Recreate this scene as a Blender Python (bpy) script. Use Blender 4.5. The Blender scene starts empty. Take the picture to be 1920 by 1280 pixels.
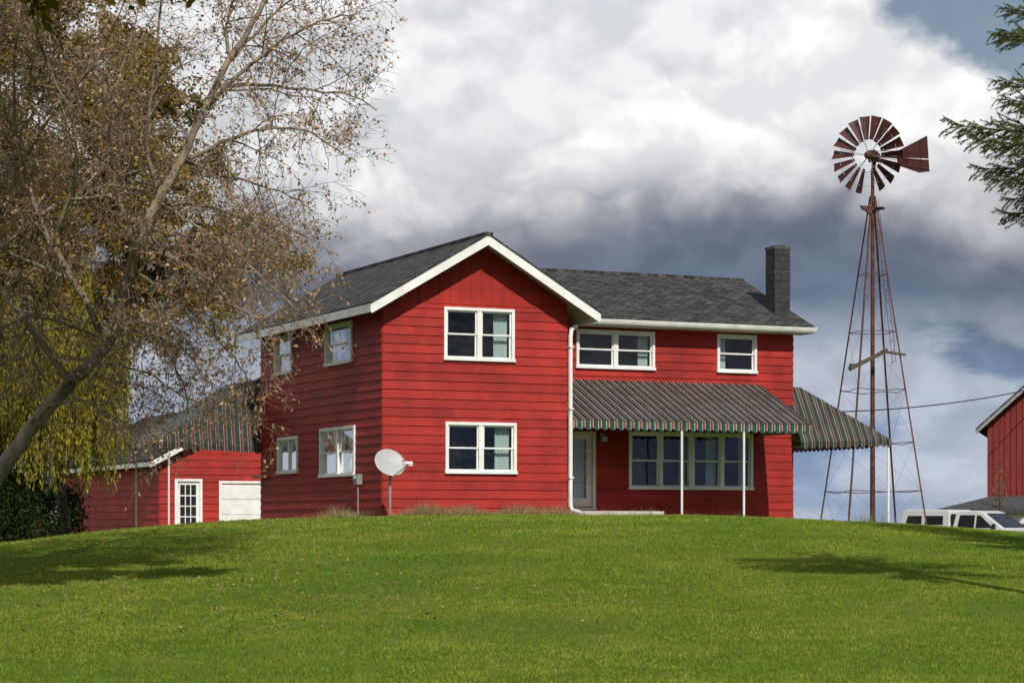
import bpy, bmesh, math, random
import numpy as np
from mathutils import Vector, Matrix, Quaternion
R = random.Random(7)
NR = np.random.default_rng(11)
scene = bpy.context.scene
COL = scene.collection

# ------------------------------------------------------------------ materials
def new_mat(name):
    m = bpy.data.materials.new(name); m.use_nodes = True
    nt = m.node_tree; nt.nodes.clear()
    out = nt.nodes.new('ShaderNodeOutputMaterial')
    return m, nt, out
def N(nt, typ, **kw):
    n = nt.nodes.new(typ)
    for k, v in kw.items():
        if k in n.inputs.keys(): n.inputs[k].default_value = v
        else: setattr(n, k, v)
    return n
def L(nt, a, b): nt.links.new(a, b)
def ramp(nt, stops, interp='LINEAR'):
    n = nt.nodes.new('ShaderNodeValToRGB'); cr = n.color_ramp; cr.interpolation = interp
    while len(cr.elements) > 1: cr.elements.remove(cr.elements[-1])
    cr.elements[0].position = stops[0][0]; cr.elements[0].color = (*stops[0][1], 1)
    for p, c in stops[1:]:
        e = cr.elements.new(p); e.color = (*c, 1)
    return n
def noisy(name, c1, c2, scale=3.0, rough=0.6, bump=0.0, bscale=40, metallic=0.0, stretch=(1,1,1), spec=0.4, c3=None):
    m, nt, out = new_mat(name)
    b = N(nt, 'ShaderNodeBsdfPrincipled', Roughness=rough, Metallic=metallic)
    b.inputs['Specular IOR Level'].default_value = spec
    tc = N(nt, 'ShaderNodeTexCoord'); mp = N(nt, 'ShaderNodeMapping'); mp.inputs['Scale'].default_value = stretch
    L(nt, tc.outputs['Object'], mp.inputs['Vector'])
    no = N(nt, 'ShaderNodeTexNoise', Scale=scale, Detail=6.0, Roughness=0.65)
    L(nt, mp.outputs[0], no.inputs['Vector'])
    st = [(0.32, c1), (0.68, c2)]
    if c3: st = [(0.3, c1), (0.55, c2), (0.7, c3)]
    r = ramp(nt, st); L(nt, no.outputs['Fac'], r.inputs[0]); L(nt, r.outputs[0], b.inputs['Base Color'])
    if bump > 0:
        n2 = N(nt, 'ShaderNodeTexNoise', Scale=bscale, Detail=4.0); L(nt, mp.outputs[0], n2.inputs['Vector'])
        bp = N(nt, 'ShaderNodeBump', Strength=bump, Distance=0.02); L(nt, n2.outputs['Fac'], bp.inputs['Height'])
        L(nt, bp.outputs[0], b.inputs['Normal'])
    L(nt, b.outputs[0], out.inputs[0])
    return m
EXP = 0.243
def siding_mat(name, dark, light):
    m, nt, out = new_mat(name)
    b = N(nt, 'ShaderNodeBsdfPrincipled', Roughness=0.62); b.inputs['Specular IOR Level'].default_value = 0.25
    tc = N(nt, 'ShaderNodeTexCoord')
    no = N(nt, 'ShaderNodeTexNoise', Scale=1.1, Detail=7.0, Roughness=0.6); L(nt, tc.outputs['Object'], no.inputs['Vector'])
    mp = N(nt, 'ShaderNodeMapping'); mp.inputs['Scale'].default_value = (3, 3, 22)
    L(nt, tc.outputs['Object'], mp.inputs['Vector'])
    ng = N(nt, 'ShaderNodeTexNoise', Scale=1.6, Detail=6.0, Roughness=0.7); L(nt, mp.outputs[0], ng.inputs['Vector'])
    mx = N(nt, 'ShaderNodeMath', operation='ADD'); L(nt, no.outputs['Fac'], mx.inputs[0])
    ml = N(nt, 'ShaderNodeMath', operation='MULTIPLY_ADD'); ml.inputs[1].default_value = 0.7; ml.inputs[2].default_value = -0.35
    L(nt, ng.outputs['Fac'], ml.inputs[0]); L(nt, ml.outputs[0], mx.inputs[1])
    r = ramp(nt, [(0.26, dark), (0.50, tuple((a+b_)/2 for a, b_ in zip(dark, light))), (0.74, light)])
    L(nt, mx.outputs[0], r.inputs[0])
    sp = N(nt, 'ShaderNodeSeparateXYZ'); L(nt, tc.outputs['Object'], sp.inputs[0])
    dv = N(nt, 'ShaderNodeMath', operation='MULTIPLY'); dv.inputs[1].default_value = 1/EXP; L(nt, sp.outputs['Z'], dv.inputs[0])
    fl = N(nt, 'ShaderNodeMath', operation='FLOOR'); L(nt, dv.outputs[0], fl.inputs[0])
    ad = N(nt, 'ShaderNodeMath', operation='ADD'); L(nt, sp.outputs['X'], ad.inputs[0]); L(nt, sp.outputs['Y'], ad.inputs[1])
    a2 = N(nt, 'ShaderNodeMath', operation='MULTIPLY_ADD'); a2.inputs[1].default_value = 1.37; L(nt, fl.outputs[0], a2.inputs[0]); L(nt, ad.outputs[0], a2.inputs[2])
    a3 = N(nt, 'ShaderNodeMath', operation='MULTIPLY'); a3.inputs[1].default_value = 0.27; L(nt, a2.outputs[0], a3.inputs[0])
    f2 = N(nt, 'ShaderNodeMath', operation='FLOOR'); L(nt, a3.outputs[0], f2.inputs[0])
    cb = N(nt, 'ShaderNodeCombineXYZ'); L(nt, fl.outputs[0], cb.inputs[0]); L(nt, f2.outputs[0], cb.inputs[1])
    wn = N(nt, 'ShaderNodeTexWhiteNoise', noise_dimensions='2D'); L(nt, cb.outputs[0], wn.inputs['Vector'])
    mr = N(nt, 'ShaderNodeMapRange'); mr.inputs['To Min'].default_value = 0.84; mr.inputs['To Max'].default_value = 1.12
    L(nt, wn.outputs['Value'], mr.inputs['Value'])
    hs = N(nt, 'ShaderNodeHueSaturation'); L(nt, r.outputs[0], hs.inputs['Color']); L(nt, mr.outputs[0], hs.inputs['Value'])
    L(nt, hs.outputs[0], b.inputs['Base Color'])
    bp = N(nt, 'ShaderNodeBump', Strength=0.35, Distance=0.01); L(nt, ng.outputs['Fac'], bp.inputs['Height']); L(nt, bp.outputs[0], b.inputs['Normal'])
    L(nt, b.outputs[0], out.inputs[0]); return m

def shingle_mat(name, along, k=1.0):
    m, nt, out = new_mat(name)
    b = N(nt, 'ShaderNodeBsdfPrincipled', Roughness=0.9); b.inputs['Specular IOR Level'].default_value = 0.2
    tc = N(nt, 'ShaderNodeTexCoord'); sp = N(nt, 'ShaderNodeSeparateXYZ'); L(nt, tc.outputs['Object'], sp.inputs[0])
    cb = N(nt, 'ShaderNodeCombineXYZ')
    if along == 'y': L(nt, sp.outputs['Y'], cb.inputs[0]); L(nt, sp.outputs['X'], cb.inputs[1])
    else: L(nt, sp.outputs['X'], cb.inputs[0]); L(nt, sp.outputs['Y'], cb.inputs[1])
    br = N(nt, 'ShaderNodeTexBrick', Scale=1.0); br.inputs['Brick Width'].default_value = 0.32; br.inputs['Row Height'].default_value = 0.15
    br.inputs['Mortar Size'].default_value = 0.014; br.inputs['Color1'].default_value = (0.074*k, 0.073*k, 0.072*k, 1)
    br.inputs['Color2'].default_value = (0.026*k, 0.026*k, 0.027*k, 1); br.inputs['Mortar'].default_value = (0.008, 0.008, 0.009, 1)
    L(nt, cb.outputs[0], br.inputs['Vector'])
    no = N(nt, 'ShaderNodeTexNoise', Scale=9.0, Detail=8.0, Roughness=0.75); L(nt, tc.outputs['Object'], no.inputs['Vector'])
    r = ramp(nt, [(0.3, (0.45,)*3), (0.7, (1.7, 1.66, 1.6))]); L(nt, no.outputs['Fac'], r.inputs[0])
    mx = N(nt, 'ShaderNodeMix', data_type='RGBA', blend_type='MULTIPLY'); mx.inputs[0].default_value = 1
    L(nt, br.outputs['Color'], mx.inputs[6]); L(nt, r.outputs[0], mx.inputs[7]); L(nt, mx.outputs[2], b.inputs['Base Color'])
    bp = N(nt, 'ShaderNodeBump', Strength=0.6, Distance=0.015); bp.invert = True
    L(nt, br.outputs['Fac'], bp.inputs['Height']); L(nt, bp.outputs[0], b.inputs['Normal'])
    L(nt, b.outputs[0], out.inputs[0]); return m

def stripe_mat(name, axis, period, g, red, tan, k):
    m, nt, out = new_mat(name)
    b = N(nt, 'ShaderNodeBsdfPrincipled', Roughness=0.5); b.inputs['Specular IOR Level'].default_value = 0.35
    tc = N(nt, 'ShaderNodeTexCoord'); sp = N(nt, 'ShaderNodeSeparateXYZ'); L(nt, tc.outputs['Object'], sp.inputs[0])
    a = N(nt, 'ShaderNodeMath', operation='MULTIPLY'); a.inputs[1].default_value = 1/period; L(nt, sp.outputs[axis], a.inputs[0])
    f = N(nt, 'ShaderNodeMath', operation='FRACT'); L(nt, a.outputs[0], f.inputs[0])
    r = ramp(nt, [(0.0, g), (0.34, tan), (0.44, k), (0.54, red), (0.72, tan), (0.80, k), (0.90, g)], 'CONSTANT')
    L(nt, f.outputs[0], r.inputs[0])
    no = N(nt, 'ShaderNodeTexNoise', Scale=2.0, Detail=6.0); L(nt, tc.outputs['Object'], no.inputs['Vector'])
    r2 = ramp(nt, [(0.3, (0.7,)*3), (0.7, (1.15,)*3)]); L(nt, no.outputs['Fac'], r2.inputs[0])
    mx = N(nt, 'ShaderNodeMix', data_type='RGBA', blend_type='MULTIPLY'); mx.inputs[0].default_value = 1
    L(nt, r.outputs[0], mx.inputs[6]); L(nt, r2.outputs[0], mx.inputs[7]); L(nt, mx.outputs[2], b.inputs['Base Color'])
    L(nt, b.outputs[0], out.inputs[0]); return m

def leaf_mat(name, stops, transl=0.35, rough=0.6, patch=None, patch2=None):
    m, nt, out = new_mat(name)
    gi = N(nt, 'ShaderNodeNewGeometry')
    r = ramp(nt, stops); L(nt, gi.outputs['Random Per Island'], r.inputs[0])
    colout = r.outputs[0]
    for pt in (patch, patch2):
        if not pt: continue
        no = N(nt, 'ShaderNodeTexNoise', Scale=pt[0], Detail=4.0, Roughness=0.65); L(nt, gi.outputs['Position'], no.inputs['Vector'])
        r2 = ramp(nt, [(0.35, pt[1]), (0.65, pt[2])]); L(nt, no.outputs['Fac'], r2.inputs[0])
        mx = N(nt, 'ShaderNodeMix', data_type='RGBA', blend_type='MULTIPLY'); mx.inputs[0].default_value = 1
        L(nt, colout, mx.inputs[6]); L(nt, r2.outputs[0], mx.inputs[7]); colout = mx.outputs[2]
    d = N(nt, 'ShaderNodeBsdfDiffuse')
    t = N(nt, 'ShaderNodeBsdfTranslucent')
    L(nt, colout, d.inputs[0]); L(nt, colout, t.inputs[0])
    ms = N(nt, 'ShaderNodeMixShader'); ms.inputs[0].default_value = transl
    L(nt, d.outputs[0], ms.inputs[1]); L(nt, t.outputs[0], ms.inputs[2]); L(nt, ms.outputs[0], out.inputs[0]); return m

def glass_mat():
    m, nt, out = new_mat('window_glass')
    fr = N(nt, 'ShaderNodeFresnel', IOR=1.5)
    mr = N(nt, 'ShaderNodeMapRange'); mr.inputs['From Min'].default_value = 0; mr.inputs['From Max'].default_value = 1
    mr.inputs['To Min'].default_value = 0.03; mr.inputs['To Max'].default_value = 1.0
    L(nt, fr.outputs[0], mr.inputs['Value'])
    g = N(nt, 'ShaderNodeBsdfGlossy', Roughness=0.02); t = N(nt, 'ShaderNodeBsdfTransparent'); t.inputs[0].default_value = (0.8, 0.85, 0.86, 1)
    tc = N(nt, 'ShaderNodeTexCoord'); no = N(nt, 'ShaderNodeTexNoise', Scale=1.2); L(nt, tc.outputs['Object'], no.inputs['Vector'])
    bp = N(nt, 'ShaderNodeBump', Strength=0.3, Distance=0.02); L(nt, no.outputs['Fac'], bp.inputs['Height']); L(nt, bp.outputs[0], g.inputs['Normal'])
    ms = N(nt, 'ShaderNodeMixShader'); L(nt, mr.outputs[0], ms.inputs[0]); L(nt, t.outputs[0], ms.inputs[1]); L(nt, g.outputs[0], ms.inputs[2])
    L(nt, ms.outputs[0], out.inputs[0]); return m

RED = siding_mat('red_painted_siding', (0.205, 0.014, 0.011), (0.40, 0.028, 0.020))
BARNRED = noisy('barn_red_boards', (0.11, 0.012, 0.010), (0.21, 0.022, 0.017), 1.5, 0.75, 0.3, 20, stretch=(8, 8, 0.6))
WHITE = noisy('white_trim_paint', (0.64, 0.64, 0.62), (0.80, 0.80, 0.79), 2.5, 0.5, 0.08, 30)
CREAM = noisy('cream_paint', (0.55, 0.50, 0.42), (0.66, 0.62, 0.54), 2.5, 0.5)
SOFF = noisy('soffit_shade_tint', (0.38, 0.33, 0.30), (0.50, 0.45, 0.42), 2.5, 0.7)  # white soffit, with shade and red bounce from the siding painted into its colour
SHY = shingle_mat('asphalt_shingles_main', 'y'); SHX = shingle_mat('asphalt_shingles_wing', 'x'); SHG = shingle_mat('asphalt_shingles_garage', 'y', .6)
BLOCK = noisy('chimney_block', (0.018, 0.018, 0.019), (0.05, 0.048, 0.047), 7, 0.9, 0.5, 40)
MORT = noisy('chimney_mortar', (0.05, 0.05, 0.05), (0.09, 0.088, 0.085), 7, 0.95)
CONC = noisy('concrete', (0.35, 0.34, 0.32), (0.55, 0.53, 0.5), 4, 0.9, 0.4, 30)
GLASS = glass_mat()
CURT = noisy('curtain_cloth', (0.50, 0.62, 0.58), (0.72, 0.80, 0.76), 2, 0.9, stretch=(10, 10, 0.3))
DARKI = noisy('interior_shade_tone', (0.05, 0.05, 0.05), (0.09, 0.085, 0.08), 1, 0.9)  # dark colour stands in for the shade inside the rooms
KK = (0.018, 0.018, 0.020)
AP = 0.255
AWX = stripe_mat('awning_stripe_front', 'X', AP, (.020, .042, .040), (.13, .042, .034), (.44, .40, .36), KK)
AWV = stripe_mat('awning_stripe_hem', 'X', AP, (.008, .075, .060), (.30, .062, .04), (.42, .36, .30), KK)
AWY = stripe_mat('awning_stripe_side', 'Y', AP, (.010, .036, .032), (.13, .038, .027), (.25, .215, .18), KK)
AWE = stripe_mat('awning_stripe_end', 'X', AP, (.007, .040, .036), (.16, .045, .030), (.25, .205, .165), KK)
RUST = noisy('rusty_steel', (0.035, 0.013, 0.010), (0.095, 0.033, 0.023), 5, 0.75, 0.2, 40, metallic=0.1, c3=(0.14, 0.055, 0.040))
RUSTD = noisy('rusty_blade', (0.028, 0.008, 0.008), (0.090, 0.017, 0.014), 4, 0.6, 0.1, 40, metallic=0.1)
GALV = noisy('dull_zinc', (0.22, 0.22, 0.22), (0.36, 0.36, 0.35), 5, 0.5, metallic=0.4)
DISH = noisy('dish_grey', (0.34, 0.35, 0.35), (0.44, 0.45, 0.45), 3, 0.45)
BARK = noisy('grey_bark', (0.10, 0.078, 0.058), (0.34, 0.27, 0.20), 5, 0.9, 0.7, 25, stretch=(1, 1, 0.5))
BARKD = noisy('dark_bark', (0.045, 0.033, 0.024), (0.12, 0.09, 0.065), 5, 0.9, 0.6, 25)
WOOD = noisy('bare_wood', (0.30, 0.17, 0.09), (0.45, 0.28, 0.16), 5, 0.8, stretch=(1, 1, 8))
BLACK = noisy('black_rubber', (0.012, 0.012, 0.012), (0.025, 0.025, 0.025), 5, 0.7)
CARW = noisy('white_car_paint', (0.50, 0.51, 0.53), (0.60, 0.61, 0.63), 1.5, 0.22, spec=0.6)
CARG = noisy('car_glass', (0.012, 0.014, 0.016), (0.03, 0.034, 0.038), 2, 0.05, spec=0.8)
CHROME = noisy('chrome', (0.5, 0.5, 0.5), (0.65, 0.65, 0.65), 3, 0.2, metallic=0.9)
LAMP = noisy('lamp_lens', (0.6, 0.55, 0.45), (0.75, 0.7, 0.6), 3, 0.15)

# ------------------------------------------------------------------ mesh builder
class MB:
    def __init__(s, T=None): s.v = []; s.f = []; s.m = []; s.T = T
    def add(s, verts, faces, mi=0):
        o = len(s.v)
        for p in verts: s.v.append(tuple(s.T(*p)) if s.T else tuple(p))
        for f in faces: s.f.append(tuple(i+o for i in f)); s.m.append(mi)
    def box(s, a, b, mi=0):
        x0, y0, z0 = a; x1, y1, z1 = b
        s.add([(x0,y0,z0),(x1,y0,z0),(x1,y1,z0),(x0,y1,z0),(x0,y0,z1),(x1,y0,z1),(x1,y1,z1),(x0,y1,z1)],
              [(0,3,2,1),(4,5,6,7),(0,1,5,4),(1,2,6,5),(2,3,7,6),(3,0,4,7)], mi)
    def prism(s, poly, vec, mi=0):
        n = len(poly); top = [tuple(p[i]+vec[i] for i in range(3)) for p in poly]
        s.add(list(poly)+top, [tuple(range(n))[::-1], tuple(range(n, 2*n))]+[(i, (i+1) % n, n+(i+1) % n, n+i) for i in range(n)], mi)
    def tube(s, pts, rad, sides=6, mi=0, cap=True):
        pts = [Vector(p) for p in pts]; n = len(pts)
        if not hasattr(rad, '__len__'): rad = [rad]*n
        vs = []; fs = []
        prev = None
        for i in range(n):
            d = (pts[min(i+1, n-1)]-pts[max(i-1, 0)])
            if d.length < 1e-9: d = Vector((0, 0, 1))
            d.normalize()
            if prev is None:
                ref = Vector((0, 0, 1)) if abs(d.z) < 0.9 else Vector((1, 0, 0)); a = d.cross(ref).normalized()
            else:
                a = (prev-d*prev.dot(d)); a = a.normalized() if a.length > 1e-6 else d.orthogonal().normalized()
            prev = a; b = d.cross(a)
            for k in range(sides):
                th = 2*math.pi*k/sides; q = pts[i]+(a*math.cos(th)+b*math.sin(th))*rad[i]; vs.append((q.x, q.y, q.z))
        for i in range(n-1):
            for k in range(sides):
                k2 = (k+1) % sides; fs.append((i*sides+k, i*sides+k2, (i+1)*sides+k2, (i+1)*sides+k))
        if cap: fs.append(tuple(range(sides))[::-1]); fs.append(tuple((n-1)*sides+k for k in range(sides)))
        s.add(vs, fs, mi)
    def obj(s, name, mats, parent=None, smooth=False, recalc=True, bevel=0):
        me = bpy.data.meshes.new(name); me.from_pydata(s.v, [], s.f)
        for m in (mats if isinstance(mats, (list, tuple)) else [mats]): me.materials.append(m)
        me.polygons.foreach_set('material_index', s.m)
        if recalc:
            bm = bmesh.new(); bm.from_mesh(me); bmesh.ops.recalc_face_normals(bm, faces=bm.faces); bm.to_mesh(me); bm.free()
        if smooth: me.polygons.foreach_set('use_smooth', [True]*len(me.polygons))
        me.update()
        o = bpy.data.objects.new(name, me); COL.objects.link(o)
        if parent: o.parent = parent
        if bevel: 
            md = o.modifiers.new('bevel', 'BEVEL'); md.width = bevel; md.segments = 2; md.limit_method = 'ANGLE'
        return o
def np_obj(name, verts, k, mats, parent=None):
    n = len(verts)//k
    me = bpy.data.meshes.new(name); me.vertices.add(len(verts)); me.vertices.foreach_set('co', verts.astype(np.float32).ravel())
    me.loops.add(n*k); me.loops.foreach_set('vertex_index', np.arange(n*k, dtype=np.int32))
    me.polygons.add(n); me.polygons.foreach_set('loop_start', np.arange(0, n*k, k, dtype=np.int32))
    try: me.polygons.foreach_set('loop_total', np.full(n, k, dtype=np.int32))
    except Exception: pass
    me.materials.append(mats); me.update(calc_edges=True); me.validate()
    o = bpy.data.objects.new(name, me); COL.objects.link(o)
    if parent: o.parent = parent
    return o
def empty(name, loc, rotz=0, label='', cat='', group=None):
    e = bpy.data.objects.new(name, None); e.location = loc; e.rotation_euler = (0, 0, rotz); COL.objects.link(e)
    e['label'] = label; e['category'] = cat
    if group: e['group'] = group
    e.empty_display_size = 0.3
    return e

# ------------------------------------------------------------------ terrain
def ss(t): t = np.clip(t, 0, 1); return t*t*(3-2*t)
def ground(x, y):
    x = np.asarray(x, dtype=float); y = np.asarray(y, dtype=float)
    c = 0
    for dx in (-2, -1, 0, 1, 2):
        c = c+np.interp(x+dx*0.7, [-60, -40, -20, -12.9, -8.9, -3.5, 1.9, 7.3, 10.6, 12.9, 20, 40, 60], [-1.4, -1.3, -1.0, -.46, .0, .23, .26, .19, -.05, -.18, -.40, -.8, -1])/5
    z = -1.7+(c+1.7)*ss((y-16)/42.0)
    z = z-1.02*ss((y-61)/16.0)
    far = ss((y-80)/200.0); z = z*(1-far)+(-2.5)*far
    z = z+0.03*np.sin(x*0.9+y*0.35)*np.sin(y*0.55-x*0.2)*ss(1-(y-70)/60)
    return z
def gz(x, y): return float(ground(x, y))
xs = np.concatenate([[-1500, -700, -300, -150, -80], np.linspace(-45, 45, 121), [80, 150, 300, 700, 1500]])
ys = np.concatenate([[-300, -100, -30], np.linspace(0, 100, 141), [120, 150, 200, 280, 400, 700, 1200, 2500]])
GX, GY = np.meshgrid(xs, ys); GZ = ground(GX, GY)
nv = [(float(a), float(b), float(c)) for a, b, c in zip(GX.ravel(), GY.ravel(), GZ.ravel())]
w = len(xs); gf = [(j*w+i, j*w+i+1, (j+1)*w+i+1, (j+1)*w+i) for j in range(len(ys)-1) for i in range(w-1)]
m, nt, out = new_mat('lawn_soil_and_turf')
b = N(nt, 'ShaderNodeBsdfDiffuse')
tc = N(nt, 'ShaderNodeTexCoord')
n1 = N(nt, 'ShaderNodeTexNoise', Scale=0.5, Detail=8.0, Roughness=0.7); L(nt, tc.outputs['Object'], n1.inputs['Vector'])
n2 = N(nt, 'ShaderNodeTexNoise', Scale=24.0, Detail=5.0, Roughness=0.8); L(nt, tc.outputs['Object'], n2.inputs['Vector'])
r1 = ramp(nt, [(0.3, (0.070, 0.125, 0.016)), (0.55, (0.12, 0.165, 0.024)), (0.72, (0.19, 0.175, 0.055))]); L(nt, n1.outputs['Fac'], r1.inputs[0])
r2 = ramp(nt, [(0.3, (0.5,)*3), (0.7, (1.4,)*3)]); L(nt, n2.outputs['Fac'], r2.inputs[0])
mx = N(nt, 'ShaderNodeMix', data_type='RGBA', blend_type='MULTIPLY'); mx.inputs[0].default_value = 1
L(nt, r1.outputs[0], mx.inputs[6]); L(nt, r2.outputs[0], mx.inputs[7]); L(nt, mx.outputs[2], b.inputs[0])
bp = N(nt, 'ShaderNodeBump', Strength=0.8, Distance=0.05); L(nt, n2.outputs['Fac'], bp.inputs['Height']); L(nt, bp.outputs[0], b.inputs['Normal'])
L(nt, b.outputs[0], out.inputs[0])
me = bpy.data.meshes.new('ground'); me.from_pydata(nv, [], gf); me.materials.append(m)
me.polygons.foreach_set('use_smooth', [True]*len(me.polygons))
go = bpy.data.objects.new('ground', me); COL.objects.link(go); go['kind'] = 'structure'

def blades(x, y, h, wd, lean=0.5):
    n = len(x); z = ground(x, y)-0.01; th = NR.uniform(0, 2*np.pi, n); ph = NR.uniform(0, 2*np.pi, n); le = NR.uniform(0, lean, n)*h
    V = np.zeros((n, 3, 3)); dx = np.cos(th)*wd/2; dy = np.sin(th)*wd/2
    V[:, 0] = np.stack([x-dx, y-dy, z], 1); V[:, 1] = np.stack([x+dx, y+dy, z], 1)
    V[:, 2] = np.stack([x+np.cos(ph)*le, y+np.sin(ph)*le, z+h], 1)
    return V.reshape(-1, 3)
n = 640000
u = NR.uniform(0, 1, n); gy = 18*(62/18)**(u**0.85); gx = NR.uniform(-1, 1, n)*(gy*0.228+1.6)
patchn = 0.5+0.5*np.sin(gx*0.8+np.sin(gy*0.6)*2)*np.sin(gy*0.7+np.sin(gx*0.5)*2)
patch3 = 0.5+0.5*np.sin(gx*5.1+np.sin(gy*3.3)*2)*np.sin(gy*4.3+np.sin(gx*3.1)*2)
h = NR.uniform(0.018, 0.048, n)*(0.65+0.4*patchn+0.4*patch3); wd = NR.uniform(0.007, 0.013, n)*np.maximum(1, gy/26)
GR = leaf_mat('grass_blades', [(0.0, (0.135, 0.245, 0.022)), (0.5, (0.205, 0.330, 0.034)), (0.88, (0.265, 0.365, 0.050)), (0.96, (0.33, 0.35, 0.09)), (1.0, (0.42, 0.36, 0.18))],
              0.3, 0.55, patch=(0.30, (0.66, 0.78, 0.8), (1.34, 1.07, 1.2)), patch2=(1.9, (0.76, 0.84, .8), (1.22, 1.10, 1.12)))
g = np_obj('lawn_grass', blades(gx, gy, h, wd, 1.3), 3, GR); g['kind'] = 'stuff'; g['label'] = 'short mown green lawn grass covering the slope'; g['category'] = 'grass'
def quads(P, smin, smax, asp=0.6, flat=0.0, axis=None):
    n = len(P); a = NR.normal(size=(n, 3)); b_ = NR.normal(size=(n, 3))
    if flat: a[:, 2] *= 1-flat; b_[:, 2] *= 1-flat
    if axis is not None: a = axis+a*0.35
    a /= np.linalg.norm(a, axis=1, keepdims=True); b_ -= a*np.sum(a*b_, 1, keepdims=True); b_ /= np.linalg.norm(b_, axis=1, keepdims=True)
    s = NR.uniform(smin, smax, (n, 1)); a = a*s; b_ = b_*s*asp
    return np.stack([P-a, P-b_*0.9+a*0.1, P+a, P+b_*0.9+a*0.1], 1).reshape(-1, 3)
n = 4200
ly = NR.uniform(28, 60, n); lx = np.where(NR.uniform(0, 1, n) < 0.75, NR.normal(-5.0, 3.2, n), NR.uniform(-14, 14, n))
P = np.stack([lx, ly, ground(lx, ly)+NR.uniform(0.02, 0.045, n)], 1)
LV = leaf_mat('fallen_leaf', [(0, (0.14, 0.08, 0.04)), (0.5, (0.26, 0.17, 0.09)), (1, (0.40, 0.29, 0.17))], 0.2)
g = np_obj('fallen_leaves', quads(P, 0.014, 0.036, 0.7, 0.6), 4, LV); g['kind'] = 'stuff'; g['label'] = 'dry tan fallen leaves scattered over the lawn'; g['category'] = 'leaves'

# ------------------------------------------------------------------ house (local x along the front, y into the depth)
ANG = math.radians(24.8)
cu, su = math.cos(ANG), math.sin(ANG)
HX, HY = -3.447, 61.0
def h2w(t, v): return (HX+cu*t-su*v, HY+su*t+cu*v)
house = empty('house', (HX, HY, 0), ANG, 'two-storey red farmhouse with white trim and dark shingle roof', 'house')
def lap_wall(mb, a0, a1, z0, z1, holes, top=None):
    k = math.floor(z0/EXP)
    while k*EXP < z1:
        rb, rt = k*EXP, (k+1)*EXP; k += 1
        zs = {max(rb, z0), min(rt, z1)}
        for h_ in holes:
            for q in (h_[2], h_[3]):
                if max(rb, z0) < q < min(rt, z1): zs.add(q)
        zs = sorted(zs)
        for p, q in zip(zs[:-1], zs[1:]):
            if q-p < 1e-4: continue
            mid = (p+q)/2; segs = [(a0, a1)]
            for h_ in holes:
                if h_[2] < mid < h_[3]:
                    ns = []
                    for s0, s1 in segs:
                        if h_[0] >= s1 or h_[1] <= s0: ns.append((s0, s1)); continue
                        if h_[0] > s0: ns.append((s0, h_[0]))
                        if h_[1] < s1: ns.append((h_[1], s1))
                    segs = ns
            wob = 0.006*math.sin(k*12.9)
            dp = 0.034+wob-(p-rb)/EXP*0.026; dq = 0.034+wob-(q-rb)/EXP*0.026
            for s0, s1 in segs:
                mb.add([(s0, dp, p), (s1, dp, p), (s1, dq, q), (s0, dq, q), (s0, 0, p), (s1, 0, p), (s0, 0, q), (s1, 0, q)],
                       [(0, 1, 2, 3), (4, 5, 1, 0), (0, 3, 6, 4), (1, 5, 7, 2)])
FRONT = lambda a, d, z: (a, -d, z)
LEFT = lambda a, d, z: (-d, a, z)
WING = lambda a, d, z: (a, 3.0-d, z)
RIGHT = lambda a, d, z: (14.6+d, a, z)
BACK = lambda a, d, z: (a, 10.05+d, z)
RET = lambda a, d, z: (5.467+d, a, z)
wf = [(1.76, 3.85, 4.47, 5.89), (1.80, 3.91, 1.42, 2.80)]
wl = [(2.15, 4.26, 4.50, 5.64), (7.1, 8.66, 4.50, 5.64), (1.95, 4.72, 1.38, 2.75), (6.6, 8.4, 1.55, 2.62)]
ww = [(7.22, 9.81, 4.60, 5.72), (11.93, 13.3, 4.60, 5.74), (8.95, 13.17, 1.09, 2.78)]
dw = (6.55, 7.85, 0.5, 2.75)
ins = lambda hs: [(h[0]+.04, h[1]-.04, h[2]+.04, h[3]-.04) for h in hs]
def wallobj(T, a0, a1, z0, z1, holes): 
    mb = MB(T); lap_wall(mb, a0, a1, z0, z1, ins(holes)); return mb.obj('wall', RED, house)
wallobj(FRONT, 0.0, 5.467, 0.20, 6.0, wf)
wallobj(LEFT, 0.0, 10.05, 0.20, 5.85, wl)
wallobj(WING, 5.467, 14.6, 0.20, 5.95, ww+[dw])
wallobj(RIGHT, 3.0, 10.05, 0.20, 5.95, [])
wallobj(BACK, 0.0, 14.6, 0.20, 5.95, [])
wallobj(RET, 0.0, 3.0, 0.20, 5.85, [])
TC = 2.78
def rz(t): return 7.80-0.584*abs(t-TC)
mb = MB()
mb.prism([(0, 0, 5.98), (5.467, 0, 5.98), (5.467, 0, rz(5.467)-.12), (TC, 0, rz(TC)-.12), (0, 0, rz(0)-.12)], (0, 0.08, 0))
t = 0.15
while t < 5.4:
    mb.box((t-.018, -.020, 6.0), (t+.018, 0.002, rz(t)-.14)); t += 0.305
mb.box((0, -.042, 5.965), (5.467, 0.0, 6.0))
mb.obj('gable_wall', RED, house)
mb = MB(); mb.prism([(0, 10.03, 5.85), (5.467, 10.03, 5.85), (5.467, 10.03, 6.15), (TC, 10.03, 7.65), (0, 10.03, 6.1)], (0, -.05, 0)); mb.obj('gable_wall', RED, house)
mb = MB(); mb.prism([(14.58, 3.0, 5.9), (14.58, 10.05, 5.9), (14.58, 6.67, 7.6)], (-.05, 0, 0)); mb.obj('gable_wall', RED, house)
mb = MB(); mb.box((0.03, 0.03, -1.4), (5.44, 10.0, 0.23)); mb.box((5.3, 3.03, -1.4), (14.57, 9.98, 0.228)); mb.obj('foundation', CONC, house)
mb = MB(); 
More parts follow.
